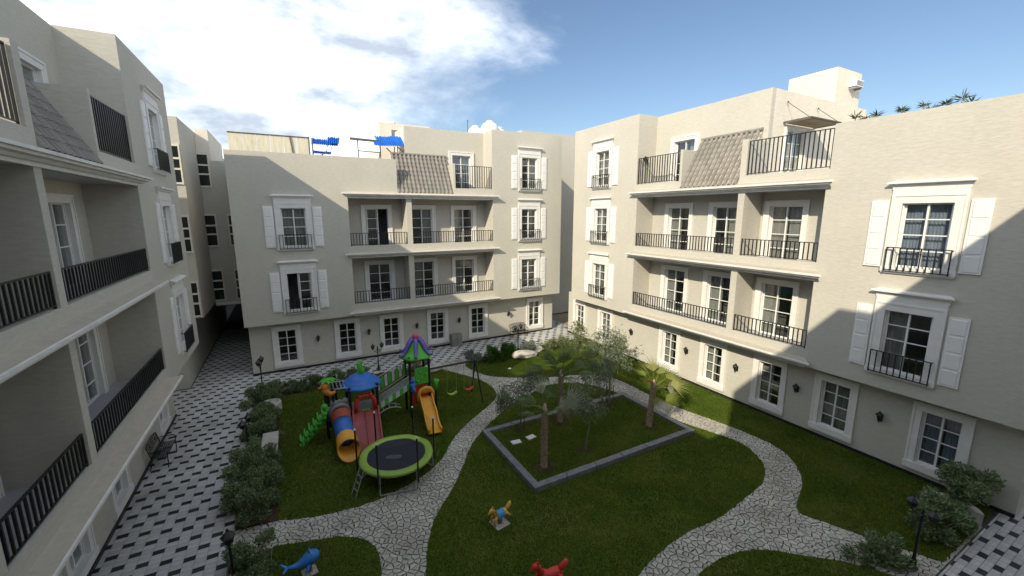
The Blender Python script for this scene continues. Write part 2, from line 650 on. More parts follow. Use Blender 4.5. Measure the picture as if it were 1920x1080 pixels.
LAWNS = dict(
    playground=[(-.93, 21.0), (-.95, 12.05), (-.35, 11.82), (.39, 11.63), (1.11, 11.56), (1.73, 11.56), (2.09, 11.66), (2.94, 11.92),
                (3.68, 12.32), (4.33, 12.97), (4.75, 13.62), (5.4, 14.25), (6.36, 14.99), (7.42, 15.69), (8.02, 16.31), (8.21, 17.16),
                (8.11, 18.26), (7.77, 18.92), (7.29, 19.84), (6.85, 20.5), (6.6, 21.0)],
    centre=[(10.72, 16.16), (9.55, 15.75), (8.39, 15.41), (7.29, 14.63), (6.64, 14.15), (6.1, 13.75), (5.33, 13.06), (4.68, 12.12), (4.08, 11.27),
            (3.43, 10.58), (3.04, 10.14), (2.74, 9.73), (2.52, 9.25), (2.32, 8.78), (2.17, 8.35), (2.0, 7.4), (2.3, 6.2), (3.5, 5.4),
            (5.2, 5.5), (6.52, 5.99), (7.34, 6.16), (8.47, 6.35), (9.78, 6.26), (10.62, 6.33), (11.59, 6.46), (12.39, 6.55), (13.1, 6.82),
            (13.58, 7.19), (13.98, 7.78), (14.13, 8.45), (14.0, 8.9), (13.8, 9.5), (13.5, 10.2), (13.32, 11.35), (13.22, 12.6), (13.22, 13.6),
            (12.9, 14.6), (12.3, 15.5), (11.6, 16.05)],
    wall=[(8.15, 20.9), (8.12, 20.22), (8.46, 19.04), (8.73, 18.56), (9.44, 18.0), (10.59, 17.31), (11.85, 16.86), (12.62, 16.69), (13.6, 16.2),
          (14.2, 15.44), (14.35, 14.61), (14.32, 13.22), (14.34, 12.18), (14.46, 11.29), (14.7, 10.33), (14.93, 9.4), (15.07, 8.32),
          (15.08, 7.65), (14.81, 6.99), (14.18, 6.33), (13.51, 5.93), (12.74, 5.64), (12.22, 5.45), (12.12, 5.2), (12.41, 4.72),
          (12.65, 4.18), (12.87, 3.68), (13.09, 3.31), (13.4, 2.7), (17.1, 2.7), (17.1, 21.7), (12.7, 21.7), (10.9, 21.6), (9.39, 21.2)],
    whale=[(-1.02, 11.04), (-.6, 10.94), (-.24, 10.8), (.31, 10.67), (.67, 10.51), (1.02, 10.24), (1.26, 9.93), (1.34, 9.59), (1.31, 9.21),
           (1.24, 8.85), (1.1, 7.5), (.6, 6.0), (-1.0, 5.6)],
    corner=[(7.3, 5.0), (7.82, 5.29), (8.21, 5.35), (8.72, 5.36), (9.41, 5.26), (10.07, 4.92), (10.54, 4.46), (11.11, 4.01), (11.4, 3.71),
            (11.78, 3.23), (11.9, 2.7), (8.5, 2.7), (7.2, 3.2), (7.0, 4.2)])


def smooth_poly(p, it=2):
    for _ in range(it):
        q = []
        for i in range(len(p)):
            a, b = p[i], p[(i + 1) % len(p)]
            if math.dist(a, b) > 1.6 or math.dist(p[i - 1], a) > 1.6:
                q.append(a)
                if math.dist(a, b) <= 1.6:
                    q.append((.75 * a[0] + .25 * b[0], .75 * a[1] + .25 * b[1]))
                continue
            q.append((.75 * a[0] + .25 * b[0], .75 * a[1] + .25 * b[1]))
            q.append((.25 * a[0] + .75 * b[0], .25 * a[1] + .75 * b[1]))
        p = q
    return p


def ragged(p):
    q = []
    for i in range(len(p)):
        a, b = p[i], p[(i + 1) % len(p)]
        n = max(1, int(math.dist(a, b) / .14))
        for k in range(n):
            f = k / n
            q.append((a[0] + (b[0] - a[0]) * f + random.uniform(-.016, .016), a[1] + (b[1] - a[1]) * f + random.uniform(-.016, .016)))
    return q


LAWNS = {k: ragged(smooth_poly(v)) for k, v in LAWNS.items()}
BEDS = [[(-1.93, 12.15), (-.94, 12.02), (-.94, 21.02), (6.6, 21.02), (6.2, 21.78), (-1.93, 21.78)],
        [(-1.93, 4.0), (-1.05, 4.0), (-1.05, 11.0), (-1.93, 11.1)]]
PLANT = (5.95, 13.15, 9.58, 13.5)


def inside(p, poly):
    x, y = p
    c = False
    j = len(poly) - 1
    for i in range(len(poly)):
        xi, yi = poly[i]
        xj, yj = poly[j]
        if (yi > y) != (yj > y) and x < (xj - xi) * (y - yi) / (yj - yi) + xi:
            c = not c
        j = i
    return c


def inside_np(P, poly):
    x, y = P[:, 0], P[:, 1]
    c = np.zeros(len(P), bool)
    n = len(poly)
    j = n - 1
    for i in range(n):
        xi, yi = poly[i]
        xj, yj = poly[j]
        if yi != yj:
            k = ((yi > y) != (yj > y)) & (x < (xj - xi) * (y - yi) / (yj - yi) + xi)
            c ^= k
        j = i
    return c


for k, poly in LAWNS.items():
    tag(MB().prism(poly, -0.05, 0.03).build('lawn', 'lawn_turf'), kind='structure')
for poly in BEDS:
    tag(MB().prism(poly, -0.05, 0.022).build('planting_bed', 'soil'), kind='structure')

# grass blades on every lawn, one mass nobody could count
GV = []
for k, poly in LAWNS.items():
    xs = [p[0] for p in poly]
    ys = [p[1] for p in poly]
    A = (max(xs) - min(xs)) * (max(ys) - min(ys))
    P = rng.uniform((min(xs), min(ys)), (max(xs), max(ys)), (int(A * 1150), 2))
    P = P[inside_np(P, poly)]
    P = P[(P[:, 0] * 0.98 < 17.0)]
    GV.append(P)
P = np.concatenate(GV)
pk = (P[:, 0] > PLANT[0]) & (P[:, 0] < PLANT[1]) & (P[:, 1] > PLANT[2]) & (P[:, 1] < PLANT[3])
fr = (P[:, 0] > PLANT[0] + .3) & (P[:, 0] < PLANT[1] - .3) & (P[:, 1] > PLANT[2] + .3) & (P[:, 1] < PLANT[3] - .3)
P, pk = P[~pk | fr], pk[~pk | fr]
n = len(P)
hgt = rng.uniform(.03, .075, n)
az = rng.uniform(0, 2 * np.pi, n)
lean = rng.uniform(.2, 1.0, n) * hgt
wd = rng.uniform(.008, .016, n)
zb = np.where(pk, 0.10, 0.028)
la = rng.uniform(0, 2 * np.pi, n)
V = np.zeros((n, 3, 3))
V[:, 0] = np.stack([P[:, 0] - wd * np.cos(az), P[:, 1] - wd * np.sin(az), zb], 1)
V[:, 1] = np.stack([P[:, 0] + wd * np.cos(az), P[:, 1] + wd * np.sin(az), zb], 1)
V[:, 2] = np.stack([P[:, 0] + lean * np.cos(la), P[:, 1] + lean * np.sin(la), zb + hgt], 1)
g = inst('grass', npmesh('grass', V.reshape(-1, 3), np.arange(n * 3).reshape(-1, 3), 'grass_blade'))
tag(g, 'short green grass blades covering the lawns', 'grass', kind='stuff')

# raised square planter in the middle: four mitred stone kerbs round a lawn
t = thing('planter_frame', 'low grey stone kerb frame round the raised square lawn with palms', 'planter', ((PLANT[0] + PLANT[1]) / 2, (PLANT[2] + PLANT[3]) / 2, 0))
hx, hy, kw = (PLANT[1] - PLANT[0]) / 2, (PLANT[3] - PLANT[2]) / 2, .225
oc = [(-hx, -hy), (hx, -hy), (hx, hy), (-hx, hy)]
ic = [(-hx + kw, -hy + kw), (hx - kw, -hy + kw), (hx - kw, hy - kw), (-hx + kw, hy - kw)]
for i in range(4):
    a, b, c, d = oc[i], oc[(i + 1) % 4], ic[(i + 1) % 4], ic[i]
    # every side is laid in shorter kerb stones with fine joints
    L = math.dist(a, b)
    ns = max(2, round(L / 1.2))
    for s in range(ns):
        f0, f1 = s / ns, (s + 1) / ns - (.004 if s < ns - 1 else 0)
        pt = lambda p, q, f: (p[0] + (q[0] - p[0]) * f, p[1] + (q[1] - p[1]) * f)
        MB().prism([pt(a, b, f0), pt(a, b, f1), pt(d, c, f1), pt(d, c, f0)], -.02, .20 + random.uniform(-.003, .003)).build('kerb_stone', 'kerb_stone', t)
MB().prism(ic, -.02, .10).build('planter_lawn', 'lawn_turf', t)

# ------------------------------------------------------------------ flagstone path
ALL_POLY = list(LAWNS.values()) + BEDS
pts = []
step = .156
iy = 0
y = 2.4
while y < 22.1:
    x = -2.2 + (step / 2 if iy % 2 else 0)
    while x < 15.6:
        pts.append((x + random.uniform(-.085, .085), y + random.uniform(-.06, .06)))
        x += step * random.uniform(.85, 1.55)
    y += step * .80
    iy += 1
grid = {}
for i, p in enumerate(pts):
    grid.setdefault((int(p[0] // .5), int(p[1] // .5)), []).append(i)


def clip(poly, px_, py_, nx, ny):
    res = []
    for i in range(len(poly)):
        a, b = poly[i], poly[(i + 1) % len(poly)]
        da = (a[0] - px_) * nx + (a[1] - py_) * ny
        db = (b[0] - px_) * nx + (b[1] - py_) * ny
        if da <= 0:
            res.append(a)
        if (da < 0) != (db < 0) and da != db:
            t_ = da / (da - db)
            res.append((a[0] + (b[0] - a[0]) * t_, a[1] + (b[1] - a[1]) * t_))
    return res


stones = []
for i, p in enumerate(pts):
    if any(inside(p, q) and all(inside((p[0] + dx, p[1] + dy), q) for dx, dy in ((.3, 0), (-.3, 0), (0, .3), (0, -.3))) for q in ALL_POLY):
        continue
    gx, gy = int(p[0] // .5), int(p[1] // .5)
    cell = [(p[0] - .4, p[1] - .4), (p[0] + .4, p[1] - .4), (p[0] + .4, p[1] + .4), (p[0] - .4, p[1] + .4)]
    for a in range(gx - 2, gx + 3):
        for b in range(gy - 2, gy + 3):
            for j in grid.get((a, b), ()):
                if j == i:
                    continue
                q = pts[j]
                dx, dy = q[0] - p[0], q[1] - p[1]
                dd = math.hypot(dx, dy)
                if dd > .9 or not cell:
                    continue
                gap = .006
                cell = clip(cell, p[0] + dx / 2 - dx / dd * gap, p[1] + dy / 2 - dy / dd * gap, dx / dd, dy / dd)
    cell = clip(cell, -1.94, 0, -1, 0) if cell else cell
    cell = clip(cell, 0, 2.64, 0, -1) if cell else cell
    cell = clip(cell, 0, 21.78, 0, 1) if cell else cell
    if len(cell) < 3:
        continue
    # roughen the outline a little so that the stones are not straight-edged
    q = []
    for k in range(len(cell)):
        a, b = cell[k], cell[(k + 1) % len(cell)]
        q.append(a)
        if math.dist(a, b) > .10:
            mx_, my_ = (a[0] + b[0]) / 2, (a[1] + b[1]) / 2
            s = random.uniform(-.004, .022)
            dl = math.hypot(p[0] - mx_, p[1] - my_)
            q.append((mx_ + (p[0] - mx_) / dl * s, my_ + (p[1] - my_) / dl * s))
    stones.append((p, q))
path = bpy.data.objects['path']


def stone_mb(mb, p, q, org):
    z1 = random.uniform(.004, .016)
    n = len(q)
    cx = sum(a[0] for a in q) / n
    cy = sum(a[1] for a in q) / n
    tx, ty = random.uniform(-.02, .02), random.uniform(-.02, .02)
    vs = [(a[0] - org[0], a[1] - org[1], -.03) for a in q]
    vs += [(cx + (a[0] - cx) * .95 - org[0], cy + (a[1] - cy) * .95 - org[1], z1 + (a[0] - cx) * tx + (a[1] - cy) * ty) for a in q]
    mb.add(vs, [tuple(range(n, 2 * n))] + [(k, (k + 1) % n, n + (k + 1) % n, n + k) for k in range(n)])


stones.sort(key=lambda s: in_frame(*s[0]) or 1e6)
rest = MB()
for i, (p, q) in enumerate(stones):
    if i < 300:
        mb = MB()
        stone_mb(mb, p, q, p)
        mb.build('flagstone', 'flagstone', path, (p[0], p[1], 0))
    else:
        stone_mb(rest, p, q, (0, 0))
tag(rest.build('flagstones', 'flagstone', path), kind='stuff')

# ------------------------------------------------------------------ checkered paving
pav = MB()
for r in [(-4.85, -1.95, -3, 21.8), (-4.85, 30, 21.8, 24.65), (-4.85, -2.2, 24.65, 46), (-12, -4.85, 21.0, 24.3), (-1.95, 34, -3, 2.62), (16.7, 18.2, 24.65, 31), (17.2, 34, 21, 21.8)]:
    pav.box(r[0], r[1], r[2], r[3], -.09, -.006)
pav = tag(pav.build('paving', 'paving_joint'), kind='structure')
CW, CH = .245, .16
tiles = []
for (x0, x1, y0, y1) in [(-4.79, -1.955, 5, 21.8), (-4.79, 17.6, 21.8, 24.59), (-4.79, -2.25, 24.59, 36), (-7.5, -4.79, 21.2, 24.1), (11.5, 22, -.6, 2.61), (16.75, 18.2, 24.59, 30)]:
    for i in range(int(math.floor(x0 / CW)), int(math.ceil(x1 / CW)) + 1):
        for j in range(int(math.floor(y0 / CH)), int(math.ceil(y1 / CH)) + 1):
            a, b, c, d = max(i * CW, x0), min((i + 1) * CW, x1), max(j * CH, y0), min((j + 1) * CH, y1)
            if b - a > .03 and d - c > .03:
                if in_frame((a + b) / 2, (c + d) / 2) is None and not (in_frame((a + b) / 2 + 1.0, (c + d) / 2 + 1.0)):
                    continue
                tiles.append((a, b, c, d, (i + 2 * j + 3) % 5 == 0))
tiles.sort(key=lambda s: in_frame((s[0] + s[1]) / 2, (s[2] + s[3]) / 2) or 1e6)
g_ = .0022


def tile_mb(mb, hw, hh, cx=0, cy=0, z=0.0):
    b = .003
    vs = [(cx - hw, cy - hh, -.02), (cx + hw, cy - hh, -.02), (cx + hw, cy + hh, -.02), (cx - hw, cy + hh, -.02),
          (cx - hw + b, cy - hh + b, z), (cx + hw - b, cy - hh + b, z), (cx + hw - b, cy + hh - b, z), (cx - hw + b, cy + hh - b, z)]
    return mb.add(vs, [(4, 5, 6, 7), (0, 1, 5, 4), (1, 2, 6, 5), (2, 3, 7, 6), (3, 0, 4, 7)])


tmesh = {True: tile_mb(MB(), CW / 2 - g_, CH / 2 - g_).mesh('paving_tile', 'paving_dark'),
         False: tile_mb(MB(), CW / 2 - g_, CH / 2 - g_).mesh('paving_tile', 'paving_light')}
rl, rd = MB(), MB()
cnt = 0
for (a, b, c, d, dark) in tiles:
    full = b - a > CW - .001 and d - c > CH - .001
    if full and cnt < 300:
        inst('paving_tile', tmesh[dark], pav, ((a + b) / 2, (c + d) / 2, random.uniform(-.001, .001)))
        cnt += 1
    else:
        tile_mb(rd if dark else rl, (b - a) / 2 - g_, (d - c) / 2 - g_, (a + b) / 2, (c + d) / 2, random.uniform(-.001, .001))
tag(rl.build('light_tiles', 'paving_light', pav), kind='stuff')
tag(rd.build('dark_tiles', 'paving_dark', pav), kind='stuff')

# ------------------------------------------------------------------ building kit
MC = {}                                        # shared meshes


def cached(key, fn):
    if key not in MC:
        MC[key] = fn()
    return MC[key]


def wall(mb, x0, x1, z0, z1, holes, y, t):
    """Upright wall with rectangular openings; front at y, thickness t behind it."""
    x0, x1 = min(x0, x1), max(x0, x1)
    hs = [(min(h[0], h[1]), max(h[0], h[1]), h[2], h[3]) for h in holes]
    xs = sorted({round(v, 4) for v in [x0, x1] + [h[0] for h in hs] + [h[1] for h in hs] if x0 - 1e-6 <= v <= x1 + 1e-6})
    zs = sorted({round(v, 4) for v in [z0, z1] + [h[2] for h in hs] + [h[3] for h in hs] if z0 - 1e-6 <= v <= z1 + 1e-6})

    def solid(i, j):
        if i < 0 or j < 0 or i >= len(xs) - 1 or j >= len(zs) - 1:
            return False
        cx, cz = (xs[i] + xs[i + 1]) / 2, (zs[j] + zs[j + 1]) / 2
        return not any(h[0] < cx < h[1] and h[2] < cz < h[3] for h in hs)

    yb = y - t
    for i in range(len(xs) - 1):
        for j in range(len(zs) - 1):
            if not solid(i, j):
                continue
            a, b, c, d = xs[i], xs[i + 1], zs[j], zs[j + 1]
            mb.add([(a, y, c), (b, y, c), (b, y, d), (a, y, d)], [(3, 2, 1, 0)])
            mb.add([(a, yb, c), (b, yb, c), (b, yb, d), (a, yb, d)], [(0, 1, 2, 3)])
            if not solid(i - 1, j):
                mb.add([(a, y, c), (a, yb, c), (a, yb, d), (a, y, d)], [(3, 2, 1, 0)])
            if not solid(i + 1, j):
                mb.add([(b, y, c), (b, yb, c), (b, yb, d), (b, y, d)], [(0, 1, 2, 3)])
            if not solid(i, j - 1):
                mb.add([(a, y, c), (b, y, c), (b, yb, c), (a, yb, c)], [(3, 2, 1, 0)])
            if not solid(i, j + 1):
                mb.add([(a, y, d), (b, y, d), (b, yb, d), (a, yb, d)], [(0, 1, 2, 3)])
    return mb


def profile_run(prof, x0, x1, mitre=1.0):
    """Moulding: profile of (depth, height) run from x0 to x1, ends returning at 45 degrees."""
    x0, x1 = min(x0, x1), max(x0, x1)
    n = len(prof)
    vs = [(x0 - d * mitre, d, z) for d, z in prof] + [(x1 + d * mitre, d, z) for d, z in prof]
    fs = [(i, i + 1, n + i + 1, n + i) for i in range(n - 1)]
    fs += [tuple(range(n)), tuple(reversed(range(n, 2 * n)))]
    return vs, fs


CORN = [(-.02, -.02), (.05, -.02), (.05, .05), (.12, .06), (.17, .11), (.26, .13), (.26, .18), (.33, .185), (.33, .245), (.30, .255), (-.02, .33)]
HOOD = [(-.02, 0), (.05, 0), (.05, .08), (.08, .09), (.11, .15), (.19, .17), (.19, .215), (.17, .225), (-.02, .26)]


def surround(w_, h_, fw, sill, head):
    mb = MB()
    i = w_ / 2 - .012
    o = w_ / 2 + fw
    mb.box(-o, -i, -.06, .055, -.012 if not sill else 0, h_)
    mb.box(i, o, -.06, .055, -.012 if not sill else 0, h_)
    mb.box(-o, o, -.06, .055, h_ - .012, h_ + fw)
    # raised outer bead
    mb.box(-o - .012, -o + .05, -.06, .075, 0, h_ + fw + .012)
    mb.box(o - .05, o + .012, -.06, .075, 0, h_ + fw + .012)
    mb.box(-o + .0505, o - .0505, -.06, .075, h_ + fw - .05, h_ + fw + .012)
    if sill:
        mb.box(-o - .03, o + .03, -.2, .10, -sill, .012)
        mb.box(-o - .01, o + .01, -.05, .07, -sill - .05, -sill + .01)
    if head:
        mb.box(-o - .01, o + .01, -.05, .062, h_ + fw + .0125, h_ + fw + head)
    return mb.mesh('window', 'trim_white')


def sash_bars(w_, h_, rows, leaf):
    """leaf: list of (x0, x1, y) sliding leaves."""
    mb = MB()
    for (a, b, y) in leaf:
        mb.box(a, a + .05, y - .022, y + .022, 0, h_)
        mb.box(b - .05, b, y - .022, y + .022, 0, h_)
        mb.box(a + .05, b - .05, y - .021, y + .021, -.005, .06)
        mb.box(a + .05, b - .05, y - .021, y + .021, h_ - .055, h_ + .005)
        for r in rows:
            mb.box(a + .05, b - .05, y - .016, y + .016, h_ * r - .016, h_ * r + .016)
    # fixed outer frame
    mb.box(-w_ / 2 - .01, -w_ / 2 + .035, -.20, -.055, -.01, h_ + .01)
    mb.box(w_ / 2 - .035, w_ / 2 + .01, -.20, -.055, -.01, h_ + .01)
    mb.box(-w_ / 2 + .036, w_ / 2 - .036, -.20, -.056, h_ - .03, h_ + .01)
    mb.box(-w_ / 2 + .036, w_ / 2 - .036, -.20, -.056, -.01, .025)
    return mb.mesh('sash', 'sash_white')


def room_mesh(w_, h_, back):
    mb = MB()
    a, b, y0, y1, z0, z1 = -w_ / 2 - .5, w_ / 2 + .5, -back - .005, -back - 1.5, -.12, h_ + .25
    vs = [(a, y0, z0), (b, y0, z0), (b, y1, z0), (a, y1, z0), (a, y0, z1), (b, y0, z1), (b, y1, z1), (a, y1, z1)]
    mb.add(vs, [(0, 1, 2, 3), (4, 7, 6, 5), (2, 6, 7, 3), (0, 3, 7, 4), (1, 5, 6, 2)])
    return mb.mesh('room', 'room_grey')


def curtain_mesh(wd, h_, mat):
    n = 22
    vs, fs = [], []
    for k in range(n + 1):
        x = -wd / 2 + wd * k / n
        y = .028 * math.sin(k * 1.9) + .012 * math.sin(k * 4.1)
        vs += [(x, y, .03), (x, y * .7, h_ - .02)]
    for k in range(n):
        fs.append((2 * k, 2 * k + 2, 2 * k + 3, 2 * k + 1))
    mb = MB()
    mb.add(vs, fs)
    return mb.mesh('curtain', mat, True)


def opening(parent, name, x, y, z, w_, h_, fw=.2, sill=.12, head=0.0, hood=False, rows=(.28, .52, .76), op=None, curtain=None, back=.25, label=None, shutters=False, rail=False, y0=0):
    """A window or glazed door as a part of a building; its pieces are sub-parts."""
    wo = inst(name, cached(('sur', w_, h_, fw, sill, head), lambda: surround(w_, h_, fw, sill, head)), parent, (x, y, z))
    if label:
        wo['label'] = label
    half = w_ / 2 - .03
    lv = [(-half, .025, -.10), (-.025, half, -.155)]
    if op == 'right':
        lv = [(-half, .025, -.10), (-half + .06, .085, -.155)]
    elif op == 'left':
        lv = [(-.085, half - .06, -.10), (-.025, half, -.155)]
    inst('sash', cached(('sash', w_, h_, rows, op), lambda: sash_bars(w_, h_, rows, lv)), wo)
    rr = [0.0] + list(rows) + [1.0]
    for (a, b, yy) in lv:
        for k in range(len(rr) - 1):
            z0 = h_ * rr[k] + (.055 if k == 0 else .01)
            z1 = h_ * rr[k + 1] - (.05 if k == len(rr) - 2 else .01)
            pw, ph = round(b - a - .08, 3), round(z1 - z0, 3)
            pm = cached(('pane', pw, ph), lambda: MB().box(-pw / 2, pw / 2, -.004, .004, -ph / 2, ph / 2).mesh('pane', 'glass'))
            inst('pane', pm, wo, ((a + b) / 2, yy, (z0 + z1) / 2))
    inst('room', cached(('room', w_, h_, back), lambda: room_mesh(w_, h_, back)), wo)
    if curtain:
        mat, parts = curtain
        for (f0, f1) in parts:
            cw = round((f1 - f0) * w_, 3)
            inst('curtain', cached(('cur', cw, h_, mat), lambda: curtain_mesh(cw, h_, mat)), wo, (-w_ / 2 + w_ * (f0 + f1) / 2, -back - .08, 0))
    if hood:
        hm = cached(('hood', w_, h_, fw, head), lambda: MB().add(*profile_run(HOOD, -w_ / 2 - fw - .0, w_ / 2 + fw + .0, .75)).mesh('hood', 'trim_white'))
        inst('hood', hm, wo, (0, 0, h_ + fw + head))
    if shutters:
        sh = cached(('shutter', h_), lambda: shutter_mesh(.43, h_ + .1))
        for s in (-1, 1):
            inst('shutter', sh, wo, (s * (w_ / 2 + fw + .065 + .215), .02, -.02))
    if rail:
        rm = cached(('wrail', w_), lambda: win_rail(1.44, .73))
        inst('railing', rm, wo, (0, .10, -.12))
    return wo


def shutter_mesh(wd, h_):
    mb = MB()
    mb.box(-wd / 2, wd / 2, -.015, .03, 0, h_)
    n = 4
    st = .045
    ph = (h_ - st) / n
    for k in range(n):
        z0 = st * .9 + k * ph
        z1 = z0 + ph - st * .9
        # raised field with a chamfer
        a, b = -wd / 2 + st, wd / 2 - st
        mb.add([(a, .03, z0), (b, .03, z0), (b, .03, z1), (a, .03, z1), (a + .02, .046, z0 + .02), (b - .02, .046, z0 + .02), (b - .02, .046, z1 - .02), (a + .02, .046, z1 - .02)],
               [(7, 6, 5, 4), (0, 4, 5, 1), (1, 5, 6, 2), (2, 6, 7, 3), (3, 7, 4, 0)])
        mb.box(-wd / 2 - .001, wd / 2 + .001, .02, .036, z0 - .03, z0 - .012)
    return mb.mesh('shutter', 'shutter_white')


def win_rail(wd, h_):
    mb = MB()
    r = .014
    y = .08
    for z in (.04, h_):
        mb.box(-wd / 2, wd / 2, y - r, y + r, z - r, z + r)
    for s in (-1, 1):
        mb.box(s * wd / 2 - r, s * wd / 2 + r, y - r, y + r, 0, h_ + r)
        for z in (.05, h_ - .012):
            mb.box(s * wd / 2 - r * .8, s * wd / 2 + r * .8, -.08, y, z - .01, z + .01)
    n = 9
    for k in range(1, n):
        x = -wd / 2 + wd * k / n
        mb.box(x - .014, x + .014, y - .014, y + .014, .04, h_)
    return mb.mesh('railing', 'black_metal')


def railing(parent, x0, x1, y, z0, z1, brace=False):
    x0, x1 = min(x0, x1), max(x0, x1)
    h_ = z1 - z0
    L = x1 - x0
    mb = MB()
    mb.box(-L / 2, L / 2, -.02, .02, h_ - .03, h_)
    mb.box(-L / 2, L / 2, -.016, .016, .035, .06)
    for s in (-1, 1):
        mb.box(s * (L / 2 - .018) - .018, s * (L / 2 - .018) + .018, -.018, .018, -.03, h_ - .03)
    ro = mb.build('railing', 'black_metal', parent, ((x0 + x1) / 2, y, z0))
    n = max(3, round(L / .155))
    bm_ = cached(('bal', round(h_, 3)), lambda: MB().box(-.0165, .0165, -.0165, .0165, .06, h_ - .03).mesh('baluster', 'black_metal'))
    for k in range(1, n):
        inst('baluster', bm_, ro, (-L / 2 + L * k / n, 0, 0))
    return ro


def roof_tile_mesh(wd, ln):
    n = 8
    vs, fs = [], []
    prof = []
    rr_ = wd * .31
    for k in range(6):
        a = math.pi * k / 5
        prof.append((-wd / 2 + rr_ * (1 - math.cos(a)), rr_ * 1.5 * math.sin(a) - .03))
    for f in (.68, .84, 1.0):
        prof.append((-wd / 2 + wd * f, -.045))
    for (yy, dz) in ((0, .022), (ln, .0)):
        for (x, zz) in prof:
            vs.append((x, yy, zz + dz + .012))
        for (x, zz) in prof:
            vs.append((x, yy, zz + dz - .006))
    m2 = n + 1
    for k in range(n):
        fs.append((k, k + 1, 2 * m2 + k + 1, 2 * m2 + k))
        fs.append((m2 + k, 3 * m2 + k, 3 * m2 + k + 1, m2 + k + 1))
        fs.append((k, m2 + k, m2 + k + 1, k + 1))
    fs.append((0, 2 * m2, 3 * m2, m2))
    fs.append((n, m2 + n, 3 * m2 + n, 2 * m2 + n))
    mb = MB()
    mb.add(vs, fs)
    return mb.mesh('roof_tile', 'roof_tile')


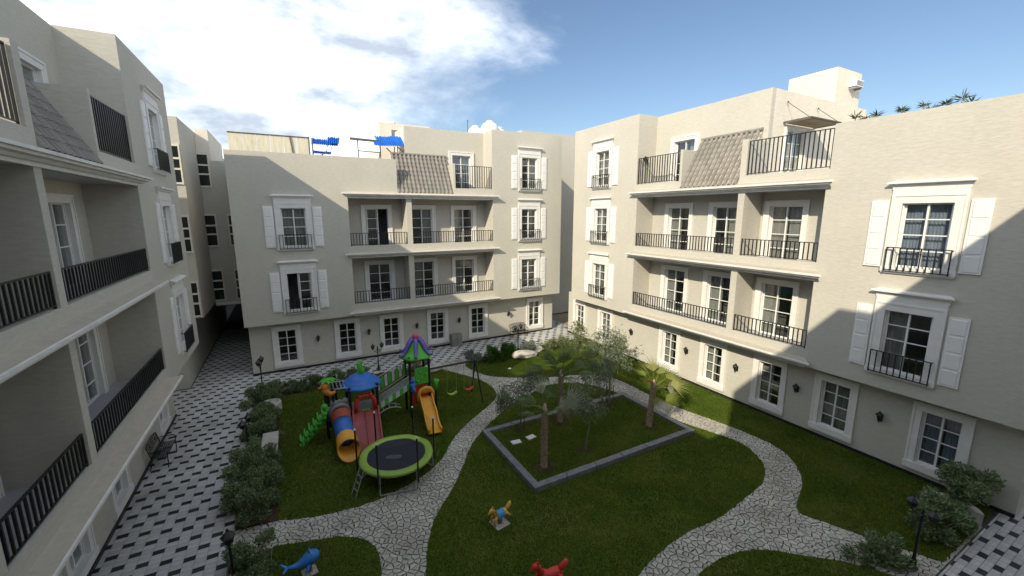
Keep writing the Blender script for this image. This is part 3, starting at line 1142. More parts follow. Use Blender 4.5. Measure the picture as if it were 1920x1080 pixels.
def block(name, label, loc, rz, sg, uc, P):
    """One courtyard block. Local x runs along the facade, y points out into the courtyard."""
    t = thing(name, label, 'building', loc, rz, 'apartment blocks round the courtyard')
    X = lambda u: sg * (u - uc)
    o = P['over']
    dp = P['depth']
    e0, e1 = P['ends']
    b0, b1 = P['bay']
    v0, v1 = P['div']
    FL = ((3.45, 6.03), (6.67, 9.25))
    WT = .25
    ww, wh = 1.16, 1.95
    hood_z = (5.9, 9.2, 12.45)
    wz = [h - 2.45 for h in hood_z]
    # ---- upper facade
    holes = []
    for z0, z1 in FL:
        holes += [(X(b0), X(v0), z0, z1), (X(v1), X(b1), z0, z1)]
    for c in (P['win3'], P['win2']):
        for k in (0, 1):
            holes.append((X(c - ww / 2), X(c + ww / 2), wz[k], wz[k] + wh))
    f = MB()
    wall(f, X(e0), X(e1), 2.8, 9.5, holes, 0, WT)
    T0, T1 = P['tall']
    wall(f, X(T0), X(T1), 9.5, 13.45, [(X(P['win3'] - ww / 2), X(P['win3'] + ww / 2), wz[2], wz[2] + wh)], 0, WT)
    l0, l1 = P['low']
    lt = P.get('low_top', 11.35)
    f.box(X(l0), X(l1), -WT, 0, 9.5, lt)
    for a, b in P['rails']:
        f.box(X(a), X(b), -WT, 0, 9.5, 9.90)
    f.build('facade_wall', 'stucco', t)
    # ---- side, rear and roof-level walls
    s = MB()
    se = sg if X(e1) > X(e0) else -sg
    lo_end, hi_end = (e0, e1) if (abs(l0 - e0) < .01) else (e1, e0)
    inw = WT if lo_end == e0 else -WT
    s.box(X(lo_end), X(lo_end + inw), -dp, -WT, 2.8, lt)
    s.box(X(hi_end), X(hi_end - inw), -dp, -WT, 2.8, 13.45)
    s.box(X(e0), X(e1), -dp - .25, -dp, 0, 11.35)
    # inner side of the tall part and the penthouse
    p0, p1 = P['pent']
    tin = T0 if abs(T0 - p1) < .3 else T1
    s.box(X(tin), X(tin + inw * -1 * 0 + (.25 if tin == T0 else -.25)), -1.3, -WT, 9.75, 13.45)
    dz = P['pdoor']
    s.build('side_wall', 'stucco', t)
    pw = MB()
    wall(pw, X(p0), X(p1), 9.75, 13.42, [(X(dz - .62), X(dz + .62), 9.82, 11.98)], -1.3, .25)
    pw.build('penthouse_wall', 'stucco', t)
    pin = p0 if tin == T0 else p1
    q = MB()
    pside = .25 if pin == p0 else -.25
    if P.get('side_door'):
        c0 = -P['side_door']          # depth of the door middle behind the facade
        q.box(X(pin), X(pin + pside), -1.55, c0 + .7, 9.75, 13.42)
        q.box(X(pin), X(pin + pside), c0 - .7, -dp, 9.75, 13.42)
        q.box(X(pin), X(pin + pside), c0 - .7, c0 + .7, 11.95, 13.42)
    else:
        q.box(X(pin), X(pin + pside), -dp, -1.55, 9.75, 13.42)
    q.box(X(p0), X(T1 if tin == T0 else T0), -dp - .2, -dp, 11.35, 13.42)
    q.build('penthouse_side_wall', 'stucco_cream', t)
    rf = MB()
    rf.box(X(p0 + .25), X(p1 - .25), -dp + .05, -1.55, 12.9, 13.05)
    rf.box(X(T0 + .25), X(T1 - .25), -dp + .05, -.25, 12.92, 13.06)
    rf.box(X(min(l0, e0) + .25) if lo_end == e0 else X(l0 + .1), X(l1 - .1) if lo_end == e0 else X(e1 - .25), -dp + .05, -.25, lt - .95, lt - .8)
    rf.build('roof_deck', 'roof_deck', t)
    # ---- ground floor
    g = MB()
    ge0, ge1 = P.get('gends', (e0 + .1, e1 - .1))
    gw_, gh_ = .95, 1.78
    gh = [(X(c - gw_ / 2), X(c + gw_ / 2), .48, .48 + gh_) for c in P['gwins']]
    wall(g, X(ge0), X(ge1), 0, 2.8, gh, -o, .25)
    for e, ii in ((ge0, .25), (ge1, -.25)):
        g.box(X(e), X(e + ii), -dp, -o - .25, 0, 2.8)
    g.build('ground_floor_wall', 'stucco', t)
    so_ = MB()
    so_.box(X(e0), X(e1), -o - .3, -WT, 2.801, 2.93)
    if ge1 > e1 + .2:
        so_.box(X(e1), X(ge1), -dp, -o, 2.8, 2.95)
    so_.build('soffit', 'stucco_loggia', t)
    pl = MB()
    pl.box(X(ge0) - .0, X(ge1), -o - .02, -o + .035, -.05, .11)
    pl.build('plinth', 'plinth_black', t)
    # ---- loggias
    lg = MB()
    for k, (z0, z1) in enumerate(FL):
        zf = z0 - .18
        doors = [(X(c - .65), X(c + .65), zf, z1 - .55) for c in P['doors']]
        wall(lg, X(b0), X(b1), zf, z1, doors, -1.25, .2)
        lg.box(X(b0), X(b0 - .2), -1.45, -WT, zf, z1)
        lg.box(X(b1), X(b1 + .2), -1.45, -WT, zf, z1)
        lg.box(X(v0), X(v1), -1.25, -WT, zf, z1)
    lg.build('loggia_wall', 'stucco_loggia', t)
    sl = MB()
    for z0, z1 in ((2.93, 3.27), (6.03, 6.49), (9.25, 9.75)):
        sl.box(X(b0 - .2), X(b1 + .2), -1.45 if z1 < 9 else -1.3, -WT, z0, z1)
    if P.get('side_door'):
        sl.box(X(l1 - .2), X(p0), -dp, -1.3, 9.5, 9.75)
    sl.build('floor_slab', 'floor_tile', t)
    for k, (z0, z1) in enumerate(FL):
        zf = z0 - .18
        for j, c in enumerate(P['doors']):
            op = P.get('open', {}).get((k, j))
            cu = P.get('dcurt', {}).get((k, j))
            opening(t, 'balcony_door', X(c), -1.25, zf, 1.3, z1 - .55 - zf, .2, 0, 0, False, (.22, .48, .74), op, cu, .2)
        railing(t, X(b0) + sg * .02, X(v0) - sg * .02, -.06, z0 + .01, z0 + .70)
        railing(t, X(v1) + sg * .02, X(b1) - sg * .02, -.06, z0 + .01, z0 + .70)
    for z in (2.79, 6.03, 9.25):
        co = MB().add(*profile_run(CORN, X(b0) - sg * .02, X(b1) + sg * .02, 1.0)).build('cornice', 'cornice_white', t, (0, 0, z))
        MB().add(*profile_run([(.0, .326), (.0, .333), (.293, .262), (.293, .255)], X(b0) - sg * .02, X(b1) + sg * .02, 1.0)).build('ledge', 'ledge_plaster', co)
    # ---- windows
    for k in range(3):
        opening(t, 'shutter_window', X(P['win3']), 0, wz[k], ww, wh, .24, .14, .16, True, (.27, .51, .75), None, P.get('curt3', {}).get(k), .25, None, True, True)
    for k in range(2):
        opening(t, 'shutter_window', X(P['win2']), 0, wz[k], ww, wh, .24, .14, .16, True, (.27, .51, .75), P.get('open2', {}).get(k), P.get('curt2', {}).get(k), .25, None, True, True)
    for j, c in enumerate(P['gwins']):
        opening(t, 'ground_window', X(c), -o, .48, gw_, gh_, .2, .2, .06, False, (.25, .5, .75), None, P.get('gcurt', {}).get(j))
    opening(t, 'terrace_door', X(dz), -1.3, 9.82, 1.24, 2.16, .2, 0, 0, False, (.25, .5, .75), None, ('curtain_grey', [(0, .45)]))
    # ---- terrace railings, wing walls, tiled mansard
    for a, b in P['rails']:
        railing(t, X(a) + sg * .02, X(b) - sg * .02, -.08, 9.92, 11.24)
    for a, b in P['wings']:
        MB().box(X(a), X(b), -1.3, 0, 9.5, 11.32).build('terrace_side_wall', 'stucco', t)
    t0, t1 = P['tile']
    A = Vector((0, -.02, 9.57))
    B = Vector((0, -1.3, 11.8))
    sl_ = B - A
    ln = sl_.length
    dirv = sl_.normalized()
    nrm = Vector((0, -dirv.z, dirv.y)) * -1
    if nrm.z < 0:
        nrm = -nrm
    rb = MB()
    xa, xb = min(X(t0), X(t1)), max(X(t0), X(t1))
    lo = [(-.02, 9.5), (.01, 9.55), (-1.3, 11.82), (-1.3, 9.75)]
    rb.add([(xa + .004, y, z) for y, z in lo] + [(xb - .004, y, z) for y, z in lo], [(0, 1, 2, 3), (7, 6, 5, 4), (0, 4, 5, 1), (1, 5, 6, 2), (2, 6, 7, 3), (3, 7, 4, 0)])
    mo = rb.build('tiled_roof', 'ledge_plaster', t)
    nc = round((xb - xa) / .235)
    tw = (xb - xa) / nc
    nr = 9
    rl_ = ln / nr
    tm = cached(('tile', round(tw, 4)), lambda: roof_tile_mesh(tw, rl_ + .05))
    ang = math.atan2(dirv.z, dirv.y)
    Mx = Matrix(((1, 0, 0), (0, dirv.y, nrm.y), (0, dirv.z, nrm.z)))
    eul = Matrix(((-1, 0, 0), (0, dirv.y, nrm.y), (0, dirv.z, nrm.z))).to_euler()
    for r in range(nr):
        for c in range(nc):
            p = A + dirv * (rl_ * r - .04) + nrm * .03
            e2 = (eul.x + random.uniform(-.006, .006), eul.y, eul.z + random.uniform(-.008, .008))
            inst('roof_tile', tm, mo, (xa + tw * (c + .5), p.y, p.z), e2)
    # ridge course
    rc = roof_ridge = cached(('ridge', round(tw, 4)), lambda: MB().tube([(-.14, 0, 0), (.14, 0, 0)], .075, 8, True).mesh('ridge_tile', 'roof_tile', False))
    nb = round((xb - xa) / .27)
    for c in range(nb):
        inst('ridge_tile', rc, mo, (xa + (c + .5) * (xb - xa) / nb, -1.25, 11.84), (0, random.uniform(-.03, .03), 0))
    return t


PR = dict(over=.7, depth=9, ends=(2.4, 22.16), gends=(2.34, 23.4), bay=(7.75, 16.6), div=(10.65, 10.93), tall=(16.7, 22.16), low=(2.4, 7.7),
          win3=19.45, win2=5.05, doors=(14.87, 12.27, 9.65), pent=(10.73, 16.7), pdoor=14.85, gwins=(4.08, 6.9, 9.27, 11.9, 14.45, 19.48, 22.1),
          tile=(10.95, 13.83), rails=((13.97, 16.7), (7.7, 10.7)), wings=((13.83, 13.97), (10.7, 10.95)), side_door=3.2)
G_ = 'curtain_grey'
Bl = 'curtain_blue'
PR['curt3'] = {0: (G_, [(.5, 1)]), 1: (G_, [(.5, 1)]), 2: (G_, [(.45, 1)])}
PR['curt2'] = {1: (Bl, [(0.02, .5), (.5, .98)]), 0: (G_, [(.55, .98)])}
PR['gcurt'] = {0: (Bl, [(0, .45), (.5, 1)]), 1: (G_, [(0, 1)]), 2: (G_, [(.5, 1)]), 3: (G_, [(.5, 1)]), 4: (G_, [(.5, 1)]), 5: (G_, [(.4, 1)])}
PR['dcurt'] = {(1, 2): (G_, [(0, .48), (.52, 1)]), (1, 0): (G_, [(.5, 1)]), (1, 1): (G_, [(.0, .5)]), (0, 2): (G_, [(.5, 1)]), (0, 1): (G_, [(.5, 1)]), (0, 0): (G_, [(.55, 1)])}
block('apartment_block', 'sunlit beige block on the right with cream roof tower and long balconies', (XR, 12.3, 0), R_(90), 1, 12.3, PR)

PL = dict(PR)
PL.update(over=.95, depth=9, low_top=13.4, ends=(.8, 22.0), gends=(.8, 21.0), low=(.8, 7.7), tall=(16.7, 22.0), gwins=(4.1, 6.9, 9.3, 11.82, 14.5, 19.2), side_door=None)
PL['curt2'] = {}
PL['curt3'] = {0: (G_, [(0, 1)]), 1: (G_, [(0, 1)]), 2: (G_, [(0, 1)])}
block('apartment_block', 'shaded grey-beige block on the left, seen steeply along its balconies', (XL, 12.3, 0), R_(-90), -1, 12.3, PL)

PB = dict(over=.7, depth=16, ends=(-2.3, 16.73), gends=(-2.2, 16.6), bay=(2.97, 11.53), div=(6.08, 6.38), tall=(11.5, 16.73), low=(-2.3, 5.62),
          win3=14.17, win2=.34, doors=(4.64, 7.31, 10.02), pent=(6.47, 11.5), pdoor=9.98, gwins=(-.5, 2.55, 5.03, 7.9, 10.68, 15.08),
          tile=(5.62, 8.95), rails=((9.07, 11.5),), wings=((8.95, 9.07),), open={(1, 0): 'left'}, open2={0: 'right'})
PB['dcurt'] = {(1, 1): (G_, [(.0, .5)]), (1, 2): (G_, [(.5, 1)]), (0, 1): (G_, [(.5, 1)]), (0, 2): (G_, [(.5, 1)])}
PB['curt3'] = {0: (G_, [(.5, 1)]), 2: (G_, [(0, .5)])}
PB['curt2'] = {1: (G_, [(0, 1)])}
block('apartment_block', 'beige block across the back of the courtyard, half in diagonal shadow', (7.2, YB, 0), R_(180), -1, 7.2, PB)


# ------------------------------------------------------------------ extras on the right block: roof tower, awning, side door
rb_ = [o for o in bpy.data.objects if o.name == 'apartment_block'][0]
# local frame of the right block: x = Y - 12.3, y = 16.5 - X
Rl = lambda X_, Y_: (Y_ - 12.3, XR - X_)


def rbox(mb, X0, X1, Y0, Y1, z0, z1):
    a, b = Rl(X0, Y0), Rl(X1, Y1)
    return mb.box(a[0], b[0], a[1], b[1], z0, z1)


mb = MB()
rbox(mb, 22.6, 24.8, 10.735, 12.85, 13.0, 14.93)
rbox(mb, 24.0, 29.5, 10.76, 10.98, 11.2, 13.2)
mb.build('roof_tower', 'stucco_cream', rb_)
# terrace side door with slatted awning on the wall facing the camera
d_ = opening(rb_, 'terrace_side_door', *Rl(19.75, 10.73), 9.8, 1.38, 2.12, .12, 0, 0, False, (.25, .5, .75), None, (G_, [(0, .5), (.5, 1)]), .25)
d_.rotation_euler = (0, 0, R_(90))
aw = MB()
NS = 12
for k in range(NS):
    f0 = (k + .5) / NS
    y_ = 10.70 - f0 * 1.0
    z_ = 12.14 + f0 * .02
    a, b = Rl(18.82, y_), Rl(21.1, y_)
    aw.bar((a[0], a[1], z_), (b[0], b[1], z_), .066, .025)
awo = aw.build('awning', 'wood_slat', rb_)
fr_ = MB()
for xx in (18.80, 21.12):
    a, b = Rl(xx, 10.73), Rl(xx, 9.68)
    fr_.bar((a[0], a[1], 12.15), (b[0], b[1], 12.17), .05, .09)
for yy in (9.68, 10.2):
    a, b = Rl(18.78, yy), Rl(21.14, yy)
    fr_.bar((a[0], a[1], 12.19), (b[0], b[1], 12.19), .05, .05)
fr_.build('awning_frame', 'frame_grey', awo)
for xx in (18.85, 21.2):
    a = Rl(xx, 10.66)
    mb = MB()
    c_ = Rl(xx, 9.75)
    mb.tube([(a[0], a[1], 12.95), (c_[0], c_[1], 12.2)], .013, 6)
    mb.ball((a[0], a[1], 12.97), .04, 6)
    mb.build('awning_rod', 'frame_grey', awo)

# window air conditioner on the tower
ac = thing('air_conditioner', 'white box air conditioner high on the cream roof tower', 'air conditioner', (24.0, 10.73, 14.2))
ac.scale = (.8, .62, .8)
MB().box(-.42, .42, -.5, .0, 0, .36).build('casing', 'tank_white', ac)
gr = MB()
for k in range(6):
    gr.box(-.37, .2, -.515, -.498, .05 + k * .045, .07 + k * .045)
gr.box(.24, .38, -.512, -.498, .05, .3)
gr.build('grille', 'grey_metal', ac)
MB().box(-.36, -.30, -.45, .0, -.12, .002).build('bracket', 'grey_metal', ac)
MB().box(.30, .36, -.45, .0, -.12, .002).build('bracket', 'grey_metal', ac)

# ------------------------------------------------------------------ neighbouring buildings
def plain_tower(name, label, boxes, mats, wins):
    t = thing(name, label, 'building', (boxes[0][0], boxes[0][2], 0))
    o = t.location
    for bx_, mt, nm in zip(boxes, mats, [b[6] for b in boxes]):
        MB().box(bx_[0] - o.x, bx_[1] - o.x, bx_[2] - o.y, bx_[3] - o.y, bx_[4], bx_[5]).build(nm, mt, t)
    for (x, y, z, wd, h) in wins:
        fm = MB()
        fm.box(-wd / 2 - .06, -wd / 2, -.02, .06, -.06, h + .06).box(wd / 2, wd / 2 + .06, -.02, .06, -.06, h + .06)
        for f in (0, .38, .66, 1.0):
            fm.box(-wd / 2, wd / 2, -.018, .058, h * f - .045, h * f + .045)
        wo = fm.build('stair_window', 'panel_cream', t, (x - o.x, y - o.y - .04, z))
        for f0, f1 in ((0, .38), (.38, .66), (.66, 1.0)):
            MB().box(-wd / 2, wd / 2, .005, .02, h * f0 + .045, h * f1 - .045).build('pane', 'pane_dark', wo)
    return t


m = Mat('pane_dark', 0.06, 0.6)
m.color((0.012, 0.016, 0.016))

wins = []
for zt in (11.6, 8.3, 5.05):
    wins.append((-4.45, 25.5, zt - 1.75, .44, 1.75))
plain_tower('stair_block', 'beige stair block with narrow three-pane windows beyond the left block', [(-9, -4.13, 25.5, 46, 3.2, 12.9, 'stair_wall'), (-9, -4.85, 24.3, 46, 0, 3.2, 'ground_wall')],
            ['stucco', 'stucco'], wins)
wins = []
for zt in (11.75, 8.35, 5.1):
    wins.append((-3.9, 29.75, zt - 1.8, .48, 1.8))
    if zt < 11:
        wins.append((-2.78, 29.75, zt - 1.8, .42, 1.8))
pb = plain_tower('passage_block', 'grey rear block bridging the dark passage at the end of the left alley',
                 [(-4.12, 4, 29.75, 46, 3.05, 11.4, 'bridge_wall'), (-4.12, -3.5, 29.76, 35.8, 11.4, 13.1, 'penthouse_wall'), (-9, 6, 46, 47, 0, 11, 'rear_wall')],
                 ['stucco', 'stucco_cream', 'stucco'], wins)
MB().box(-.15, 4.5, -.06, -.01, 3.0, 3.18).build('soffit_trim', 'trim_white', pb, (0.15, 0, 0))
plain_tower('alley_block', 'beige wall of the building closing the gap between back and right blocks', [(16.2, 27, 28.5, 36, 0, 14.6, 'end_wall')], ['stucco'], [])
# the block the picture was taken from: the camera stands on one of its balconies
t = thing('apartment_block', 'block behind the viewer whose shadow falls across the right block', 'building', (4, -.85, 0), 0, 'apartment blocks round the courtyard')
MB().box(-6.5, 16, -9, 0, 0, 13.5).build('facade_wall', 'stucco', t)
MB().box(-16, -6.5, -9, -.2, 0, 12.4).build('unseen_link_wall', 'stucco', t)  # unseen link, added to keep sun from leaking through the gap onto the lawn
MB().box(-16, -7.86, -.2, 1.64, 0, 12.4).build('unseen_link_wall', 'stucco', t)  # rest of the added link, its height set by where its shadow ends
MB().box(-6.495, -.6, -5, -.003, 13.5, 14.6).build('roof_tower', 'stucco_cream', t)

# ------------------------------------------------------------------ roof of the back block
t = thing('screen_wall', 'cream rust-stained sheet screen on the roof of the back block', 'fence', (-2.25, 26.0, 10.55))
for k in range(6):
    MB().box(k * .62 + .01, k * .62 + .61, -.015, .015, 0, 1.98 - k * .012).build('sheet_panel', 'panel_stained', t)
MB().box(0, 3.74, -.04, -.016, 1.9, 1.95).bar((3.0, -.05, 0), (2.78, -.05, 1.95), .05).bar((3.70, -.03, 0), (3.70, -.03, 1.97), .06).build('rail', 'frame_grey', t)


def corr_sheet(mb, o, ux, uy, nx=14, amp=.035):
    """Corrugated sheet spanning vectors ux, uy from o, ragged at the far edge."""
    o, ux, uy = Vector(o), Vector(ux), Vector(uy)
    nv = ux.cross(uy).normalized()
    vs, fs = [], []
    for k in range(nx * 2 + 1):
        f = k / (nx * 2)
        off = nv * (amp if k % 2 else -amp)
        e = random.uniform(.86, 1.06)
        vs += [o + ux * f + off, o + ux * f + uy * e + off, o + ux * f + off - nv * .012, o + ux * f + uy * e + off - nv * .012]
    for k in range(nx * 2):
        a = 4 * k
        fs += [(a, a + 4, a + 5, a + 1), (a + 2, a + 3, a + 7, a + 6), (a, a + 2, a + 6, a + 4), (a + 1, a + 5, a + 7, a + 3)]
    mb.add(vs, fs)
    return mb


t = thing('roof_canopy', 'small blue sheet canopy with two tiers beside the stained cream screen', 'canopy', (1.55, 26, 10.55), 0, 'blue sheet canopies on the back roof')
corr_sheet(MB(), (0, -.1, 1.62), (1.35, 0, -.03), (.12, .7, .40)).build('blue_sheet', 'sheet_blue', t)
corr_sheet(MB(), (.75, -.35, 1.66), (.62, 0, .02), (.12, .4, .40), 6).build('blue_sheet', 'sheet_blue', t)
corr_sheet(MB(), (0, -.3, 1.1), (.95, 0, -.02), (.1, .7, .24)).build('blue_sheet', 'sheet_blue', t)
MB().bar((.05, -.2, 0), (.05, -.2, 1.9), .06).bar((.05, -.2, .7), (.75, -.2, 1.25), .05).bar((.7, 0, 1.2), (.85, 0, 1.65), .03).bar((.95, 0, 1.2), (1.08, 0, 1.65), .03).build('frame', 'frame_grey', t)
t = thing('roof_canopy', 'larger blue sheet canopy on a steel frame beside the roof tiles', 'canopy', (3.5, 26, 10.55), 0, 'blue sheet canopies on the back roof')
corr_sheet(MB(), (1.55, -.7, 1.72), (1.5, 0, .10), (-.1, .8, .62)).build('blue_sheet', 'sheet_blue', t)
corr_sheet(MB(), (1.25, -.9, 1.66), (1.5, 0, .05), (.0, .5, .36)).build('blue_sheet', 'sheet_blue', t)
fm = MB()
fm.bar((0, -.5, 1.98), (1.6, -.5, 1.94), .07, .12)
for a, b in (((.42, -.5, 0), (.4, -.5, 1.95)), ((1.62, -.5, 0), (1.62, -.5, 1.9)), ((1.3, -.5, 0), (1.62, -.5, 1.4)), ((.42, -.5, 1.35), (1.62, -.5, 1.32)), ((.42, -.5, .75), (1.62, -.5, .7)),
             ((1.95, -.6, 1.6), (2.6, -.6, 1.0)), ((2.4, -.5, 0), (2.45, -.5, 1.7)), ((2.62, -.5, .9), (2.62, -.5, 1.9)), ((2.6, -.6, 1.7), (3.05, -.6, 1.3)), ((3.03, -.4, .0), (3.03, -.4, 2.1))):
    fm.bar(a, b, .05)
fm.build('frame', 'frame_grey', t)
t = thing('roof_hut', 'small cream stair hut with a dark vent on the back roof', 'roof hut', (5.55, 27.5, 10.55))
MB().box(0, 3.2, 0, 2.2, 0, 3.42).build('wall', 'stucco_cream', t)
MB().box(.72, 1.15, -.015, .1, 2.55, 3.02).build('vent', 'room_grey', t)
MB().lathe([(.03, 0), (.06, .05), (.05, .12), (.01, .16)], 8, (.9, -.0, 3.42)).build('roof_cap', 'tank_white', t)
t = thing('roof_mast', 'thin dark mast on the roof of the back block', 'mast', (11.2, 27, 13.05))
MB().tube([(0, 0, 0), (0, 0, 1.5)], .022, 6).tube([(-.07, 0, 1.42), (.07, 0, 1.42)], .014, 5).build('mast_pole', 'frame_grey', t)
for k, (x, y, r, h) in enumerate(((12.3, 28.3, .55, 1.35), (13.35, 28.1, .68, 1.75), (14.25, 28.4, .52, 1.45))):
    t = thing('water_tank', ['low white domed water tank, left of three on the back roof', 'tallest white domed water tank, middle of three on the back roof', 'white domed water tank, right of three on the back roof'][k], 'water tank', (x, y, 13.06), 0, 'white water tanks on the back roof')
    MB().lathe([(r * .96, 0), (r, .1), (r, h * .3), (r * .97, h * .32), (r, h * .36), (r, h * .6), (r * .92, h * .8), (r * .7, h * .93), (r * .35, h), (.22, h)], 18, wob=lambda a, i: 1 + .02 * math.sin(a * 9)).build('tank_shell', 'tank_white', t, smooth=True)
    MB().lathe([(.24, h - .02), (.24, h + .06), (.18, h + .1)], 12).build('tank_lid', 'tank_white', t)

# ------------------------------------------------------------------ wall lanterns
def lantern_mesh():
    mb = MB()
    mb.lathe([(.03, 0), (.045, .03), (.085, .19), (.09, .2)], 8, (0, .16, -.06))
    mb.lathe([(.12, .0), (.10, .03), (.035, .09), (.012, .14)], 8, (0, .16, .14))
    mb.lathe([(.012, -.06), (.022, -.02), (.03, .0)], 6, (0, .16, -.06))
    return mb.mesh('lantern', 'black_metal')


def bracket_mesh():
    mb = MB()
    mb.box(-.045, .045, 0, .02, -.12, .12)
    mb.tube([(0, .02, -.06), (0, .09, -.10), (0, .15, -.09)], .012, 6)
    mb.tube([(0, .02, .05), (0, .07, .20), (0, .13, .26), (0, .16, .24)], .012, 6)
    return mb.mesh('bracket', 'black_metal')


LM, BM = lantern_mesh(), bracket_mesh()
ordn = ['first', 'second', 'third', 'fourth', 'fifth', 'sixth', 'seventh', 'eighth', 'ninth', 'tenth', 'eleventh', 'twelfth']
for k, u in enumerate((1.0, 3.7, 6.54, 9.32, 12.93)):
    t = thing('wall_lantern', 'small black wall lantern on the back block, %s from the left' % ordn[k], 'wall lamp', (u, YGB, 1.55), R_(180), 'black wall lanterns at ground floor')
    inst('lantern', LM, t)
    inst('bracket', BM, t)
for k, u in enumerate((17.13, 13.32, 10.67, 8.16, 5.52)):
    t = thing('wall_lantern', 'small black wall lantern on the right block, %s from the far end' % ordn[k], 'wall lamp', (XGR, u, 1.56), R_(90), 'black wall lanterns at ground floor')
    inst('lantern', LM, t)
    inst('bracket', BM, t)
for (x, y, z, rz, lb) in ((11.62, YB + .7, 11.05, 180, 'black lantern beside the terrace railing of the back block'), (XR + .62, 16.6, 11.1, 90, 'black lantern beside the terrace railing of the right block')):
    t = thing('wall_lantern', lb, 'wall lamp', (x, y, z), R_(rz), 'black terrace lanterns')
    inst('lantern', LM, t)
    inst('bracket', BM, t)
t = thing('flood_light', 'white flood light under the overhang at the right edge', 'flood light', (17.0, 2.75, 2.72))
MB().box(-.02, .02, -.02, .02, 0, .09).build('stem', 'grey_metal', t)
MB().lathe([(.05, 0), (.13, -.03), (.15, -.07), (.13, -.09)][::-1], 14).build('lamp_head', 'tank_white', t)

# ------------------------------------------------------------------ garden lamp posts
def post_head():
    mb = MB()
    mb.lathe([(.035, 0), (.05, .02), (.075, .04), (.12, .20), (.125, .21)], 6)
    mb.lathe([(.16, .21), (.14, .235), (.06, .31), (.03, .33), (.035, .36), (.008, .41)], 6)
    for k in range(6):
        a = math.pi / 3 * k
        mb.bar((.072 * math.cos(a), .072 * math.sin(a), .03), (.125 * math.cos(a), .125 * math.sin(a), .215), .014)
    return mb.mesh('lantern', 'black_metal')


PH = post_head()


def lamp_post(x, y, h, heads, label, rz=0.0):
    t = thing('lamp_post', label, 'street lamp', (x, y, 0), rz, 'black garden lamp posts')
    MB().lathe([(.11, 0), (.11, .05), (.07, .08), (.06, .22), (.045, .26), (.038, .3)], 10).build('base', 'black_metal', t)
    hp = h - (.30 if heads == 2 else .40)
    MB().tube([(0, 0, .25), (0, 0, hp * .5), (0, 0, hp)], [.035, .03, .026], 8).lathe([(.03, hp - .06), (.05, hp - .03), (.03, hp)], 8).build('pole', 'black_metal', t)
    if heads == 1:
        inst('lantern', PH, t, (0, 0, hp))
    else:
        for s in (-1, 1):
            pts_ = [(0, 0, hp - .05), (s * .10, 0, hp - .13), (s * .2, 0, hp - .12), (s * .26, 0, hp - .04), (s * .26, 0, hp)]
            MB().tube(pts_, .014, 6).tube([(0, 0, hp - .2), (s * .09, 0, hp - .24), (s * .12, 0, hp - .17), (s * .07, 0, hp - .15)], .010, 5).build('scroll_arm', 'black_metal', t)
            inst('lantern', PH, t, (s * .26, 0, hp - .02), None, (.85, .85, .85))
        MB().lathe([(.02, hp), (.035, hp + .04), (.006, hp + .14)], 8).build('finial', 'black_metal', t)


lamp_post(-1.78, 15.5, 1.75, 2, 'black double-headed lamp post in the hedge beside the paving', R_(75))
lamp_post(-1.62, 21.3, 1.95, 2, 'black double-headed lamp post at the far corner of the hedge', R_(80))
lamp_post(3.75, 22.3, 1.55, 2, 'black double-headed lamp post behind the blue-roofed play tower', R_(15))
lamp_post(11.9, 21.3, 1.75, 2, 'black lamp post behind the pale boulder in front of the back block', R_(20))
lamp_post(-1.75, 10.15, 1.5, 1, 'black lantern post at the bottom edge beside the dark paving')
lamp_post(12.55, 3.0, 1.75, 2, 'black lantern post among the shrubs in the lower right corner', R_(60))

# ------------------------------------------------------------------ benches
def bench(x, y, rz, label):
    t = thing('garden_bench', label, 'bench', (x, y, 0), rz, 'black metal garden benches')
    W2 = .58
    mb = MB()
    for k in range(7):
        yy = .06 + k * .06
        mb.box(-W2, W2, yy - .018, yy + .018, .40, .415)
    for k in range(9):
        xx = -W2 + .02 + k * (2 * W2 - .04) / 8
        mb.box(xx - .008, xx + .008, .04, .44, .388, .40)
    mb.build('seat', 'black_metal', t)
    mb = MB()
    for z in (.46, .62, .84):
        mb.tube([(-W2, .02 - (z - .4) * .22, z), (W2, .02 - (z - .4) * .22, z)], .013, 6)
    for k in range(14):
        xx = -W2 + .05 + k * (2 * W2 - .1) / 13
        mb.tube([(xx, .01, .46), (xx + .04, -.03, .62), (xx, -.08, .84)], .008, 5)
    for k in range(5):
        xx = -W2 + .14 + k * .22
        mb.tube([(xx + .07 * math.cos(a), -.05 - .015 * math.sin(a), .73 + .07 * math.sin(a)) for a in [i * math.pi / 4 for i in range(9)]], .008, 5)
    mb.tube([(-W2, -.08, .84), (-W2 * .5, -.09, .88), (0, -.095, .90), (W2 * .5, -.09, .88), (W2, -.08, .84)], .014, 6)
    mb.build('backrest', 'black_metal', t)
    for s in (-1, 1):
        MB().tube([(s * W2, .42, 0), (s * W2, .44, .2), (s * W2, .43, .41)], .016, 6).build('leg', 'black_metal', t)
        MB().tube([(s * W2, -.06, 0), (s * W2, .02, .25), (s * W2, .01, .45), (s * W2, -.08, .84)], .016, 6).build('leg', 'black_metal', t)
        MB().tube([(s * W2, -.04, .62), (s * W2, .2, .64), (s * W2, .42, .62), (s * W2, .46, .56), (s * W2, .43, .42)], .014, 6).build('armrest', 'black_metal', t)


bench(-4.62, 17.2, R_(-90), 'black metal bench against the wall of the left block')
bench(13.55, 24.35, R_(180), 'black scrolled metal bench against the back block, beside its last door')

